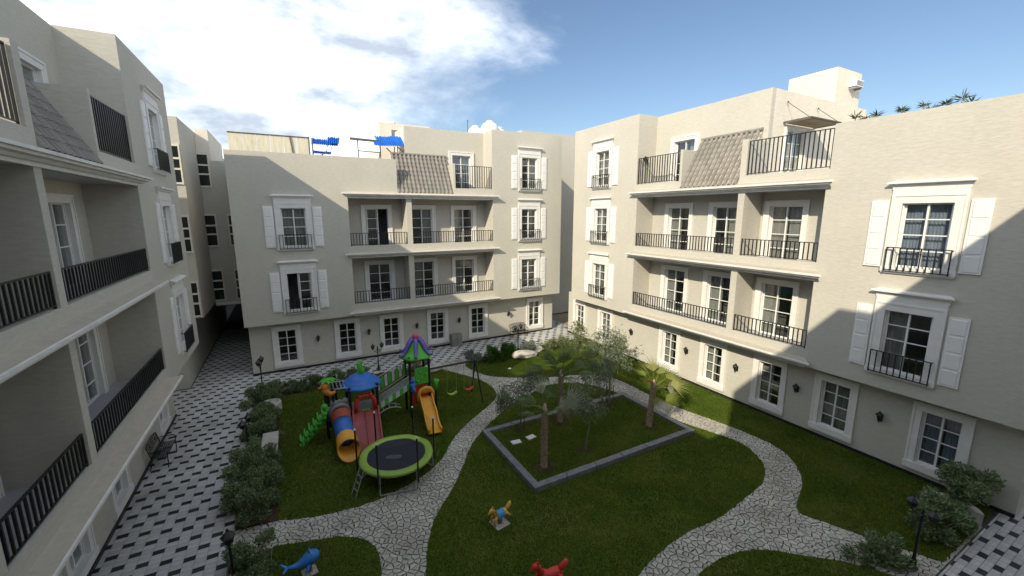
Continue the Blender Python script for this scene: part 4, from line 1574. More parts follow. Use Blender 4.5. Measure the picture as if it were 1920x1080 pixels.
# ------------------------------------------------------------------ stone seats, boulders, small things
t = tag(MB().lathe([(.36, 0), (.40, .06), (.40, .36), (.36, .42), (.30, .43), (.27, .36), (.25, .34)], 24, wob=lambda a, i: 1 + .02 * math.sin(3 * a)).build('stone_planter', 'concrete', None, (-1.25, 19.55, .02), smooth=False), 'round pale concrete planter at the far end of the hedge', 'planter')
t = thing('stone_bench', 'flat pale concrete bench slab between the hedge shrubs', 'bench', (-1.18, 15.9, .02))
MB().prism([(-.28, -.78), (.24, -.80), (.26, .76), (-.24, .80)], .30, .42).build('slab', 'concrete', t)
MB().box(-.18, .18, -.62, -.42, 0, .302).build('support', 'concrete', t)
MB().box(-.18, .18, .42, .62, 0, .302).build('support', 'concrete', t)


def boulder(name, label, cat, loc, sx, sy, sz, seed, mat='concrete', rz=0.0):
    r = random.Random(seed)
    mb = MB()
    n, mrows = 12, 6
    vs, fs = [], []
    for i in range(mrows + 1):
        a = -math.pi / 2 + math.pi * i / mrows
        for k in range(n):
            b = 2 * math.pi * k / n
            q = 1 + r.uniform(-.13, .13)
            ca = abs(math.cos(a)) ** .6
            vs.append((sx * ca * math.cos(b) * q, sy * ca * math.sin(b) * q, sz * (.5 + .5 * math.sin(a)) * (1 + .15 * math.cos(b + seed)) if i < mrows else sz * (1 + .1 * math.cos(b + seed))))
    for i in range(mrows):
        for k in range(n):
            k2 = (k + 1) % n
            fs.append((i * n + k, i * n + k2, (i + 1) * n + k2, (i + 1) * n + k))
    mb.add(vs, fs)
    o_ = mb.build(name, mat, None, loc, (0, 0, rz))
    return tag(o_, label, cat)


boulder('boulder', 'long pale slanted boulder beside the bright green shrubs', 'boulder', (11.72, 20.2, .0), .78, .42, .44, 3, rz=R_(-8))
boulder('boulder', 'pale round stone lit by the sun near the pale bushes', 'boulder', (12.95, 20.75, .0), .40, .32, .42, 9)
boulder('boulder', 'long pale stone behind the tall play tower at the path opening', 'boulder', (6.3, 20.75, .0), .62, .3, .36, 5, rz=R_(8))
boulder('pebble', 'small bright white stone lying on the far lawn', 'stone', (10.05, 18.95, .03), .10, .07, .07, 2, 'tank_white')
t = thing('curved_planter', 'curved pale concrete rim between the shrubs at lower right', 'planter', (15.55, 3.2, 0))
prof_o = [(.62 * math.cos(a), .62 * math.sin(a)) for a in [math.pi * (-.35 + 1.1 * i / 14) for i in range(15)]]
prof_i = [(.46 * math.cos(a), .46 * math.sin(a)) for a in [math.pi * (-.35 + 1.1 * i / 14) for i in range(15)]]
MB().prism(prof_o + prof_i[::-1], 0, .42).build('rim', 'concrete', t)
t = thing('utility_box', 'grey weathered utility box against the back block between two windows', 'utility box', (9.0, 24.28, 0))
MB().box(-.34, .34, -.16, .2, 0, .78).build('casing', 'utility_grey', t)
MB().box(-.28, -.02, -.175, -.158, .08, .70).build('door', 'utility_grey', t)
MB().box(.02, .28, -.175, -.158, .08, .70).build('door', 'utility_grey', t)
for k, (x, y, rz) in enumerate(((6.75, 12.22, -.1), (7.4, 12.25, .15))):
    t = thing('valve_cover', ['thin pale valve cover in the raised lawn, nearer the left kerb', 'bright pale valve cover in the raised lawn, beside the front palm'][k], 'valve cover', (x, y, .10), rz)
    MB().box(-.17, .17, -.11, .11, 0, .05).build('lid', 'tank_white', t)
    MB().box(-.19, .19, -.13, .13, -.02, .035).build('rim', 'concrete', t)

# ------------------------------------------------------------------ plants
def leaf_quads(C, D, L, Wd, nr=None):
    """C centres, D unit directions, L lengths, Wd widths -> folded diamond leaves."""
    n = len(C)
    r = rng.normal(size=(n, 3))
    s = np.cross(D, r)
    s /= np.linalg.norm(s, axis=1)[:, None] + 1e-9
    a = C
    b = C + D * (L * .45)[:, None] + s * (Wd * .5)[:, None]
    c = C + D * L[:, None]
    d = C + D * (L * .45)[:, None] - s * (Wd * .5)[:, None]
    V = np.stack([a, b, c, d], 1).reshape(-1, 3)
    return V, np.arange(n * 4).reshape(-1, 4)


def unit(v):
    return v / (np.linalg.norm(v, axis=1)[:, None] + 1e-9)


def shrub(x, y, rx, ry, h, n, mat, label, L=(.06, .12), aspect=.32, name='shrub', group=None, up=.5, z0=.02, clumps=14, stems=7):
    t = thing(name, label, 'shrub', (x, y, z0), 0, group)
    cs = rng.normal(size=(clumps, 3)) * (.46, .46, .30) + (0, 0, .48)
    cs = np.clip(cs, (-.8, -.8, .12), (.8, .8, .9))
    ci = rng.integers(0, clumps, n)
    P = cs[ci] + unit(rng.normal(size=(n, 3))) * (rng.uniform(.0, 1, n)[:, None] ** .5) * (.34, .34, .26)
    P = P * (rx, ry, h)
    P[:, 2] = np.clip(P[:, 2], .02, None)
    dirs = unit(P * (1 / rx, 1 / ry, .4 / h) + rng.normal(size=(n, 3)) * .7 + (0, 0, up))
    V, F = leaf_quads(P, dirs, rng.uniform(L[0], L[1], n), rng.uniform(L[0], L[1], n) * aspect * 1.4)
    inst('foliage', npmesh('foliage', V, F, mat), t)
    mb = MB()
    for k in range(stems):
        c = cs[k % clumps] * (rx, ry, h)
        mb.tube([(c[0] * .15, c[1] * .15, 0), (c[0] * .6, c[1] * .6, c[2] * .6), tuple(c)], [.014, .010, .005], 5)
    mb.build('stem', 'bark_tree', t)
    return t


# the hedge along the left paving: shrubs grown into each other
hy = [12.55, 13.4, 14.25, 14.95, 17.0, 17.75, 18.45, 20.7]
for k, y in enumerate(hy):
    shrub(-1.5 + random.uniform(-.04, .04), y, .70, .74, random.uniform(.78, .92), 9000, 'leaf_hedge', 'grey-green hedge shrub beside the paving, %s from the near end of the left bed' % ordn[k], (.05, .10), group='hedge shrubs along the paving')
for k, (x, y) in enumerate(((-1.25, 21.35), (-.35, 21.35), (.55, 21.3), (1.5, 21.35), (2.5, 21.4))):
    shrub(x, y, .62, .42, random.uniform(.5, .7), 4200, 'leaf_hedge', 'grey-green hedge shrub along the back edge of the playground lawn, %s from the left corner' % ordn[k], (.05, .10), group='hedge shrubs along the paving')
for k, y in enumerate((10.55, 9.7, 8.9)):
    shrub(-1.42, y, .52, .58, .6, 5000, 'leaf_hedge', 'grey-green shrub %s' % ('at the bottom edge beside the dark paving, just below the flagstone path', 'at the bottom edge behind the lantern post', 'at the very bottom edge left of the blue whale')[k], (.05, .10), group='hedge shrubs along the paving')
shrub(5.6, 21.35, .75, .38, .48, 1300, 'leaf_silver', 'thin silvery shrub behind the tall play tower', (.07, .13))
shrub(8.85, 21.0, .80, .42, .62, 1700, 'leaf_silver', 'silvery shrub left of the bright green shrub before the back block', (.07, .13))
for k, (x, y, h) in enumerate(((9.75, 20.45, .82), (10.45, 20.35, .95), (10.95, 20.55, .85))):
    shrub(x, y, .48, .42, h, 3600, 'leaf_bright', ['dense bright green shrub, left of three beside the boulder', 'dense bright green shrub, middle and tallest of three beside the boulder', 'dense bright green shrub, right of three beside the boulder'][k], (.05, .10), group='bright green shrubs', up=1.3)
shrub(12.4, 20.75, .62, .45, .72, 2200, 'leaf_silver', 'grey shrub behind the pale boulder and lamp post', (.06, .11))
shrub(13.8, 20.7, .68, .42, .65, 1300, 'leaf_pale', 'sunlit pale yellow-green bush beside the grey shrub', (.06, .12))
shrub(14.75, 20.75, .72, .45, .72, 1300, 'leaf_pale', 'sunlit pale yellow-green bush near the corner of the two blocks', (.06, .12))
shrub(16.35, 3.35, .95, .72, 1.15, 5200, 'leaf_hedge', 'large dark green shrub against the right block at lower right', (.07, .14))
shrub(14.55, 3.25, .85, .6, .72, 4200, 'leaf_hedge', 'low green shrub in front of the curved stone rim at lower right', (.07, .14))
shrub(12.0, 3.5, .62, .5, .55, 2600, 'leaf_hedge', 'small shrub at the edge of the flagstone path at lower right', (.06, .12))


def tree(x, y, label, lobes, n, mat, trunk_pts, tr=.035, z0=.1, droop=.5, L=(.09, .17), aspect=.26, stakes=()):
    t = thing('garden_tree', label, 'tree', (x, y, z0))
    mb = MB()
    k = len(trunk_pts)
    mb.tube(trunk_pts, [tr * (1 - .45 * i / (k - 1)) for i in range(k)], 7)
    top = Vector(trunk_pts[-1])
    tips = []
    for (cx, cy, cz, r, rz) in lobes:
        c = Vector((cx, cy, cz))
        mid = top.lerp(c, .55) + Vector((0, 0, .10))
        mb.tube([top - Vector((0, 0, .12)), mid, c], [tr * .55, tr * .38, tr * .18], 5)
        for j in range(7):
            a = random.uniform(0, 6.28)
            e = c + Vector((math.cos(a) * r * random.uniform(.5, 1), math.sin(a) * r * random.uniform(.5, 1), rz * random.uniform(-.4, .9)))
            mb.tube([mid.lerp(c, random.uniform(.2, .9)), c.lerp(e, .55) + Vector((0, 0, .05)), e], [tr * .22, tr * .14, tr * .07], 4)
            tips.append((e, r))
    mb.build('trunk', 'bark_tree', t)
    P = []
    per = n // len(tips)
    for e, r in tips:
        q = rng.normal(size=(per, 3)) * (r * .22, r * .22, r * .26) + np.array(e)
        q[:, 2] -= np.abs(rng.normal(size=per)) * r * .22 * droop
        P.append(q)
    P = np.concatenate(P)
    m_ = len(P)
    ctr = np.array(top)
    dirs = unit(unit(P - ctr) * .6 + rng.normal(size=(m_, 3)) * .55 + np.array((0, 0, -droop)))
    ln_ = rng.uniform(L[0], L[1], m_)
    V, F = leaf_quads(P, dirs, ln_, ln_ * aspect)
    inst('crown', npmesh('crown', V, F, mat), t)
    for (sx, sy, sh) in stakes:
        MB().tube([(sx, sy, -.05), (sx, sy, sh)], .018, 6).build('stake', 'frame_grey', t)
    return t


tree(7.38, 13.0, 'slender weeping olive-green tree with two stakes at the left corner of the raised lawn',
     [(-.25, .0, 1.55, .55, .35), (.15, .15, 1.75, .5, .35), (-.55, -.1, 1.35, .4, .3), (.75, .3, 1.95, .42, .35)], 2500, 'leaf_olive',
     [(0, 0, 0), (.02, .01, .5), (-.02, 0, 1.0), (0, 0, 1.35)], .035, stakes=((-.06, -.12, 1.3), (.22, .1, .85)), droop=.9)
tree(8.72, 10.65, 'thin young tree with a bent pale trunk near the middle of the raised lawn',
     [(.15, .0, 1.75, .5, .35), (-.3, .15, 1.55, .45, .3), (.5, .1, 1.55, .35, .35), (0, .5, 2.0, .5, .3)], 1800, 'leaf_olive',
     [(0, 0, 0), (.03, 0, .4), (.14, .02, .8), (.16, .04, 1.2), (.12, .02, 1.45)], .032, droop=1.0)
tree(11.9, 13.0, 'large leafy tree with stakes at the far right corner of the raised lawn',
     [(.1, .1, 2.5, .75, .5), (-.8, -.2, 2.0, .6, .4), (-1.5, -.7, 1.75, .6, .35), (.6, -.1, 2.0, .6, .45), (.2, .4, 2.95, .55, .4), (-.3, .5, 2.4, .6, .4)], 4600, 'leaf_olive',
     [(0, 0, 0), (.0, .02, .6), (-.04, .0, 1.1), (-.02, .02, 1.55)], .05, stakes=((-.2, -.05, .9), (-.1, .12, .9), (.1, -.1, .9)), droop=.8)
tree(13.55, 17.4, 'sunlit pale-leaved tree on the far lawn before the corner of the right block',
     [(.0, .1, 1.7, .5, .45), (-.3, .0, 1.3, .45, .4), (.35, -.1, 1.2, .45, .4), (-.1, .2, 2.1, .35, .35)], 1900, 'leaf_pale',
     [(0, 0, 0), (.03, 0, .4), (.0, .02, .8)], .035, .03, droop=.4)
tree(14.75, 15.6, 'smaller sunlit pale-leaved tree on the lawn below the right block',
     [(.0, .0, 1.25, .42, .4), (.25, .1, 1.55, .38, .4), (-.25, .0, .95, .4, .35)], 1200, 'leaf_pale',
     [(0, 0, 0), (.02, 0, .35), (.0, .02, .65)], .03, .03, droop=.3)
for k, (x, y, r) in enumerate(((8.72, 10.65, .3), (6.86, 10.5, .4), (9.07, 12.75, .38), (12.0, 10.78, .32), (7.4, 13.0, .25), (11.9, 13.0, .3))):
    q = [(x + r * (1 + .2 * math.sin(3 * a + k)) * math.cos(a), y + r * (1 + .2 * math.cos(2 * a + k)) * math.sin(a)) for a in [i * math.pi / 9 for i in range(18)]]
    mb = MB()
    mb.prism(q, .06, .112)
    tag(mb.build('soil', 'soil'), kind='structure')


def fan_leaf(ln, nseg=14, spread=2.1, fold=.03, split=.40):
    """A fan palm leaf lying along +x: petiole then a pleated fan with free tips."""
    mb = MB()
    pl_ = ln * .48
    mb.tube([(0, 0, 0), (pl_ * .5, 0, .03), (pl_, 0, .02)], [.016, .012, .009], 5)
    R = ln * .62
    rows = (.0, split, 1.0)
    vs, fs = [], []
    for k in range(nseg * 2 + 1):
        a = -spread / 2 + spread * k / (nseg * 2)
        up = fold if k % 2 else 0
        for ri in (0.02, split):
            r = R * ri * (1 - .10 * abs(a))
            vs.append((pl_ + r * math.cos(a), r * math.sin(a), .02 + up * ri - .10 * R * ri * ri))
    for k in range(nseg * 2):
        fs.append((2 * k, 2 * k + 2, 2 * k + 3, 2 * k + 1))
    b0 = len(vs)
    for s in range(nseg):
        k = 2 * s + 1
        a = -spread / 2 + spread * k / (nseg * 2)
        r = R * random.uniform(.86, 1.08) * (1 - .12 * abs(a))
        drop = random.uniform(.16, .34) * R
        vs.append((pl_ + r * math.cos(a), r * math.sin(a), .02 - drop))
        fs.append((2 * (k - 1) + 1, 2 * k + 1, b0 + s))
        fs.append((2 * k + 1, 2 * (k + 1) + 1, b0 + s))
    mb.add(vs, fs)
    return mb


def palm(x, y, h, r0, label, leaves, z0=.1, lean=(0, 0)):
    t = thing('fan_palm', label, 'palm tree', (x, y, z0), 0, 'fan palms in the raised lawn')
    k = 9
    pts_ = [(lean[0] * (i / k) ** 1.5, lean[1] * (i / k) ** 1.5, h * i / k) for i in range(k + 1)]
    rad = [r0 * (1.25 if i == 0 else 1.0 - .15 * i / k) for i in range(k + 1)]
    mb = MB()
    mb.tube(pts_, rad, 12)
    # old leaf bases in spirals
    nb = int(h * 85)
    for i in range(nb):
        f = (i + .5) / nb
        a = i * 2.399
        cx, cy = lean[0] * f ** 1.5, lean[1] * f ** 1.5
        rr = r0 * (1.04 - .15 * f)
        c = Vector((cx + rr * math.cos(a), cy + rr * math.sin(a), h * f))
        o_ = Vector((math.cos(a), math.sin(a), 0))
        s_ = Vector((-math.sin(a), math.cos(a), 0))
        wv = .026 + .010 * random.random()
        tip = c + o_ * random.uniform(.018, .042) + Vector((0, 0, random.uniform(.045, .08)))
        mb.add([c - s_ * wv - Vector((0, 0, .03)), c + s_ * wv - Vector((0, 0, .03)), tip + s_ * wv * .45, tip - s_ * wv * .45, c + Vector((0, 0, .03)) - o_ * .02],
               [(0, 1, 2, 3), (0, 3, 4), (1, 4, 2), (3, 2, 4)])
    mb.build('trunk', 'bark_palm', t)
    top = Vector(pts_[-1])
    for (az_, el, ln, mat, roll) in leaves:
        lf = fan_leaf(ln * 1.22)
        rot = Matrix.Rotation(R_(az_), 3, 'Z') @ Matrix.Rotation(-R_(el), 3, 'Y') @ Matrix.Rotation(R_(roll), 3, 'X')
        lf.build('frond', mat, t, top + Vector((math.cos(R_(az_)) * r0 * .5, math.sin(R_(az_)) * r0 * .5, -.03)), rot.to_euler())
    # fibrous crown shaft
    MB().lathe([(r0 * .8, -.12), (r0 * .95, 0), (r0 * .6, .14), (.02, .26)], 10, tuple(top)).build('crown_shaft', 'bark_palm', t)
    return t


pg, py_, pgr, pd = 'palm_green', 'palm_yellow', 'palm_grey', 'palm_dead'
palm(6.86, 10.5, 2.0, .10, 'tall front fan palm with a broad grey leaf, near the corner of the kerb',
     [(150, 30, .85, pg, 0), (190, 15, .8, pg, 10), (215, 40, .8, pg, 0), (170, 55, .75, pg, -10), (120, 20, .8, pg, 0), (-25, 20, 1.15, pgr, 75), (95, 78, .95, pgr, 20), (250, 25, .65, pg, 0), (45, 45, .7, pg, 30), (300, 30, .6, pg, 0), (-5, 5, .8, pgr, 60)])
palm(9.07, 12.75, 1.95, .10, 'dark green fan palm with a full crown in the middle of the raised lawn',
     [(a, e, l * 1.22, pg, r) for a, e, l, r in ((0, 25, .95, 10), (40, 45, .9, 0), (75, 20, .9, 0), (110, 50, .95, 0), (150, 25, .95, 0), (190, 15, 1.0, 0), (215, 45, .9, 0), (250, 20, .9, 0), (285, 40, .85, 0), (320, 15, .9, 0), (20, 72, .9, 0), (170, 70, .95, 0), (260, 75, .9, 0), (130, -10, .8, 0), (300, -15, .75, 0), (200, -20, .7, 0))])
palm(11.98, 10.78, 1.68, .10, 'sunlit yellow-green fan palm at the right corner of the raised lawn',
     [(60, 75, .95, py_, 20), (150, 68, .85, py_, 0), (-40, 12, 1.0, py_, 35), (-70, -25, .85, py_, 60), (-10, 25, 1.0, py_, 20), (20, 45, .9, py_, 0), (-120, -45, .7, py_, 40), (-20, -12, .9, pgr, 50), (200, 45, .6, pd, 0), (100, 40, .75, py_, 0)], lean=(.1, -.02))

# spiky plants standing along the roof of the right block
for k, (x, y, h, n_) in enumerate(((17.6, 7.62, 1.36, 18), (17.6, 7.32, 1.22, 12), (17.6, 7.02, 1.30, 18), (17.6, 6.38, 1.32, 22), (17.6, 5.85, 1.38, 14), (17.6, 5.66, 1.18, 16), (17.6, 5.34, 1.30, 18), (17.6, 5.02, 1.40, 16), (17.6, 4.82, 1.2, 14))):
    t = thing('spiky_plant', 'dark spiky potted plant on the roof of the right block, %s from the left' % ordn[k], 'plant', (x, y, 10.55), 0, 'spiky plants on the roof')
    MB().tube([(0, 0, 0), (.02, 0, h * .5), (0, .02, h * .82)], [.03, .025, .02], 6).build('trunk', 'bark_palm', t)
    MB().lathe([(.13, 0), (.17, .24), (.18, .26), (.14, .25)], 10).build('pot', 'terracotta_soil', t)
    P = np.tile(np.array([[0, .02, h * .80]]), (n_ * 2, 1)) + rng.normal(size=(n_ * 2, 3)) * .02
    D = unit(rng.normal(size=(n_ * 2, 3)) * (1, 1, .5) + (0, 0, .55))
    ln_ = rng.uniform(.15, .29, n_ * 2)
    V, F = leaf_quads(P, D, ln_, np.full(n_ * 2, .03))
    inst('leaves', npmesh('leaves', V, F, 'palm_dark'), t)


# ------------------------------------------------------------------ play structure
ps = thing('play_structure', 'colourful plastic play structure with two roofed towers, bridge and slides', 'playground', (2.0, 16.35, .03))
PO = Vector((2.0, 16.35, 0))


def pm(mb, name, mat, parent=ps, smooth=False):
    return mb.build(name, 'plastic_' + mat if 'plastic_' + mat in MATS else mat, parent, (0, 0, 0), None, smooth)


def W_(x, y, z):
    return (x - PO.x, y - PO.y, z)


# posts
LT = (2.05, 16.35, .50)
RT = (4.32, 16.5, .40)
for sx in (-1, 1):
    for sy in (-1, 1):
        a = W_(LT[0] + sx * LT[2], LT[1] + sy * LT[2], -.05)
        pm(MB().tube([a, (a[0], a[1], 1.85)], .055, 10).lathe([(.065, .05), (.065, .09)], 10, (a[0], a[1], 1.8)), 'post', 'black_metal')
        a = W_(RT[0] + sx * RT[2], RT[1] + sy * RT[2], -.05)
        pm(MB().tube([a, (a[0], a[1], 2.62)], .055, 10), 'post', 'black_metal')
for (x, y, h) in ((.72, 15.95, 1.95), (.98, 15.92, 1.95), (.85, 16.85, 2.0), (1.15, 16.9, 2.1), (5.0, 16.15, 1.35)):
    a = W_(x, y, -.05)
    pm(MB().tube([a, (a[0], a[1], h)], .05, 10), 'post', 'black_metal')
# decks
pm(MB().box(LT[0] - .5 - PO.x, LT[0] + .5 - PO.x, -.5, .5, .78, .84), 'deck', 'grey')
pm(MB().box(RT[0] - .4 - PO.x, RT[0] + .4 - PO.x, RT[1] - .4 - PO.y, RT[1] + .4 - PO.y, 1.38, 1.44), 'deck', 'grey')
# blue shell roof in rings with a green sea-horse finial
prof = [(.30, 1.80), (.74, 1.74), (.76, 1.79), (.71, 1.86), (.66, 1.88), (.62, 1.95), (.55, 1.99), (.50, 2.03), (.44, 2.10), (.34, 2.14), (.28, 2.17), (.20, 2.21), (.02, 2.24)]
c = W_(LT[0], LT[1], 0)
rf = pm(MB().lathe(prof, 28, (c[0], c[1], 0)), 'roof', 'blue', smooth=True)
fin = MB()
fin.tube([(c[0] + .02, c[1], 2.18), (c[0] + .05, c[1], 2.32), (c[0] - .02, c[1], 2.48), (c[0] - .03, c[1], 2.62), (c[0] + .03, c[1], 2.72)], [.11, .12, .10, .085, .05], 9)
for k in range(6):
    fin.ball((c[0] - .09 + .02 * (k % 2), c[1] - .05, 2.24 + k * .075), .045, 7)
    fin.ball((c[0] + .10 - .01 * k, c[1] - .04, 2.26 + k * .07), .04, 7)
fin.tube([(c[0] + .03, c[1] - .02, 2.68), (c[0] + .13, c[1] - .08, 2.66)], [.06, .03], 7)
pm(fin, 'finial', 'green', rf, True)
# red arch over the wide slide
y0 = LT[1] - .54 - PO.y
arc = [(c[0] + .04 + .34 * math.cos(a), y0, 1.16 + .34 * math.sin(a)) for a in [math.pi * i / 12 for i in range(13)]]
mb = MB()
mb.tube([(arc[0][0], y0, .92)] + arc + [(arc[-1][0], y0, .92)], .085, 9)
for s in (-1, 1):
    mb.ball((c[0] + .04 + s * .2, y0 - .03, 1.50), .09, 8)
pm(mb, 'entry_arch', 'scarlet', smooth=True)
mb = MB()
for k in range(3):
    mb.ball((c[0] - .05 + k * .09, y0 - .02, .90), .05, 7)
pm(mb, 'ornament', 'green')
# wide double slide
mb = MB()
p0, p1 = Vector(W_(2.08, 15.80, .86)), Vector(W_(1.95, 14.45, .14))
path_ = [p0 + Vector((0, .1, .0)), p0, p0.lerp(p1, .3) + Vector((0, 0, .02)), p0.lerp(p1, .65) - Vector((0, 0, .02)), p1, p1 + Vector((-.02, -.28, -.04))]
wds = .44


def chute(mb, path_, half, wallh, lanes=1, th=.03):
    prof = [(-half - .05, wallh), (-half, wallh), (-half, .0)]
    if lanes == 2:
        prof += [(-.03, 0), (-.02, wallh * .6), (.02, wallh * .6), (.03, 0)]
    prof += [(half, 0), (half, wallh), (half + .05, wallh), (half + .05, -th), (-half - .05, -th)]
    n = len(prof)
    vs, fs = [], []
    for i, p in enumerate(path_):
        d = (path_[min(i + 1, len(path_) - 1)] - path_[max(i - 1, 0)]).normalized()
        s = Vector((-d.y, d.x, 0)).normalized()
        u = s.cross(d) if s.cross(d).z > 0 else d.cross(s)
        for (a, b) in prof:
            vs.append(p + s * a + u * b)
    for i in range(len(path_) - 1):
        for k in range(n):
            k2 = (k + 1) % n
            fs.append((i * n + k, i * n + k2, (i + 1) * n + k2, (i + 1) * n + k))
    fs += [tuple(range(n)), tuple((len(path_) - 1) * n + k for k in reversed(range(n)))]
    return mb.add(vs, fs)


pm(chute(MB(), path_, wds, .16, 2), 'slide', 'darkred')
# tube slide, hollow, in four coloured lengths
tp = [Vector(W_(1.18, 16.0, 1.02)), Vector(W_(1.18, 15.75, .98)), Vector(W_(1.19, 15.4, .82)), Vector(W_(1.20, 15.05, .62)), Vector(W_(1.22, 14.72, .50)), Vector(W_(1.23, 14.45, .44))]


def hollow(mb, pts_, ro, ri, n=18):
    for r, flip in ((ro, False), (ri, True)):
        b = MB()
        b.tube(pts_, r, n, False)
        if flip:
            b.f = [tuple(reversed(f)) for f in b.f]
        mb.add(b.v, b.f)
    m_ = len(pts_)
    o1 = len(mb.v) - 2 * m_ * n
    o2 = o1 + m_ * n
    for e in (0, m_ - 1):
        for k in range(n):
            k2 = (k + 1) % n
            mb.f.append((o1 + e * n + k, o1 + e * n + k2, o2 + e * n + k2, o2 + e * n + k))
    return mb


tube_ = pm(hollow(MB(), tp[0:2], .37, .31), 'tube_slide', 'grey', smooth=False)
mb = MB()
for s in (-1, 1):
    mb.ball((tp[0].x + s * .2, tp[0].y - .05, tp[0].z + .34), .15, 10, (1, .6, 1))
mb.tube([(tp[0].x - .38, tp[0].y - .06, .7), (tp[0].x - .36, tp[0].y - .06, 1.2), (tp[0].x, tp[0].y - .06, 1.44), (tp[0].x + .36, tp[0].y - .06, 1.2), (tp[0].x + .38, tp[0].y - .06, .7)], .06, 8)
pm(mb, 'tube_collar', 'grey', tube_, True)
pm(hollow(MB(), tp[1:3], .335, .29), 'tube_section', 'salmon', tube_, True)
pm(hollow(MB(), tp[2:5], .325, .285), 'tube_section', 'blue', tube_, True)
end = [tp[4], tp[5], tp[5] + Vector((.01, -.22, -.06))]
mb = MB()
# open mouth: lower three quarters flared forward
n = 18
vs, fs = [], []
for r in (.345, .30):
    for j, p in enumerate(end):
        for k in range(n):
            a = 2 * math.pi * k / n
            fwd = 0
            if j == 2:
                fwd = -.32 * max(0, -math.sin(a)) - .04
            vs.append((p.x + r * math.cos(a) * (1 + .06 * j), p.y + fwd, p.z + r * math.sin(a) * (1 + .03 * j)))
for s in (0, 1):
    for j in range(2):
        for k in range(n):
            k2 = (k + 1) % n
            o_ = s * 3 * n
            q = (o_ + j * n + k, o_ + j * n + k2, o_ + (j + 1) * n + k2, o_ + (j + 1) * n + k)
            fs.append(q if s == 0 else q[::-1])
for k in range(n):
    k2 = (k + 1) % n
    fs.append((2 * n + k, 2 * n + k2, 5 * n + k2, 5 * n + k))
    fs.append((k, k2, 3 * n + k2, 3 * n + k))
mb.add(vs, fs)
pm(mb, 'tube_exit', 'yellow', tube_, True)
# caterpillar climber
cm = MB()
A_, B_ = Vector(W_(.66, 15.95, 1.05)), Vector(W_(-.12, 16.05, .12))
for k in range(6):
    p = A_.lerp(B_, k / 5.0)
    rr = .15 if k else .12
    cm.ball(p, rr, 9, (1.05, 1.25, 1))
    cm.tube([(p.x - .05, p.y - .24, p.z - .02), (p.x - .1, p.y - .23, p.z + .14), (p.x - .10, p.y, p.z + .2), (p.x - .1, p.y + .23, p.z + .14), (p.x - .05, p.y + .24, p.z - .02)], .032, 6)
    cm.ball((p.x - .06, p.y - .16, p.z - .10), .09, 8)
cm.tube([A_ + Vector((.02, 0, -.05)), A_ + Vector((.06, 0, .12)), A_ + Vector((.03, -.02, .26))], [.12, .10, .09], 9)
cm.ball(A_ + Vector((.0, -.03, .28)), .12, 9)
for s in (-1, 1):
    cm.tube([A_ + Vector((0, s * .06, .36)), A_ + Vector((-.02, s * .09, .46))], .022, 6)
cl = pm(cm, 'climber', 'green', smooth=True)
mb = MB()
mb.box(B_.x + .02, A_.x + .05, A_.y - .2 + .05, A_.y + .25, -.05, .03)
mb.v = [(v[0], v[1], v[2] + (v[0] - B_.x) * 1.1) for v in mb.v]
pm(mb, 'climber_plate', 'darkgreen', cl)
for s in (-1, 1):
    pm(MB().tube([W_(-.10, 16.05 + s * .16, .1), W_(-.26, 16.05 + s * .18, .05)], .03, 7), 'foot', 'white', cl)
# duck-head and leaf ornament on the left frame
mb = MB()
d0 = Vector(W_(.72, 15.95, 2.0))
mb.ball(d0 + Vector((0, 0, .08)), .16, 10)
mb.tube([d0 + Vector((0, 0, .05)), d0 + Vector((.02, -.02, -.12)), d0 + Vector((.18, -.05, -.22)), d0 + Vector((.36, -.05, -.16))], [.14, .13, .11, .05], 9)
mb.tube([d0 + Vector((-.12, -.04, .08)), d0 + Vector((-.24, -.05, .06))], [.05, .02], 7)
pm(mb, 'duck_ornament', 'orange', smooth=True)
mb = MB()
l0 = Vector(W_(.86, 16.05, 2.26))
for k in range(8):
    a = 2 * math.pi * k / 8
    dv = Vector((math.cos(a), math.sin(a), 0))
    sv = Vector((-math.sin(a), math.cos(a), 0))
    q = [l0, l0 + dv * .16 + sv * .075 + Vector((0, 0, .05)), l0 + dv * .36 + Vector((0, 0, -.03)), l0 + dv * .16 - sv * .075 + Vector((0, 0, .05))]
    mb.add(q + [p - Vector((0, 0, .03)) for p in q], [(0, 1, 2, 3), (7, 6, 5, 4), (0, 4, 5, 1), (1, 5, 6, 2), (2, 6, 7, 3), (3, 7, 4, 0)])
mb.tube([(l0.x, l0.y, 1.95), tuple(l0)], .05, 7)
pm(mb, 'leaf_ornament', 'green')
# overhead ladder between left frame and tower
for yy in (16.0, 16.75):
    pm(MB().tube([W_(.8, yy, 1.9), W_(1.62, yy, 1.86)], .028, 7), 'ladder_rail', 'grey_metal')
for k in range(6):
    xx = .9 + k * .13
    pm(MB().tube([W_(xx, 16.0, 1.895), W_(xx, 16.75, 1.895)], .018, 6), 'rung', 'grey_metal')

# ---- tall tower
c = W_(RT[0], RT[1], 0)
g = 2.52
rf = pm(MB().lathe([(.2, g + .03), (.66, g - .02), (.68, g + .02), (.56, g + .10), (.42, g + .24), (.30, g + .44), (.20, g + .60), (.05, g + .68)], 24, (c[0], c[1], 0), wob=lambda a, i: 1 + (.06 * math.cos(6 * a) if i in (1, 2) else .0)), 'roof', 'green', smooth=True)
for k in range(6):
    a = math.pi / 3 * k + .25
    ca, sa = math.cos(a), math.sin(a)
    pts_ = [(c[0] + r * ca, c[1] + r * sa, z) for r, z in ((.05, g + .72), (.20, g + .70), (.34, g + .50), (.46, g + .28), (.60, g + .12), (.74, g + .12), (.78, g + .2))]
    pm(MB().tube(pts_, [.08, .09, .085, .075, .065, .05, .03], 8), 'tentacle', 'purple', rf, True)
pm(MB().ball((c[0], c[1], g + .82), .15, 12), 'ball_finial', 'pink', rf, True)
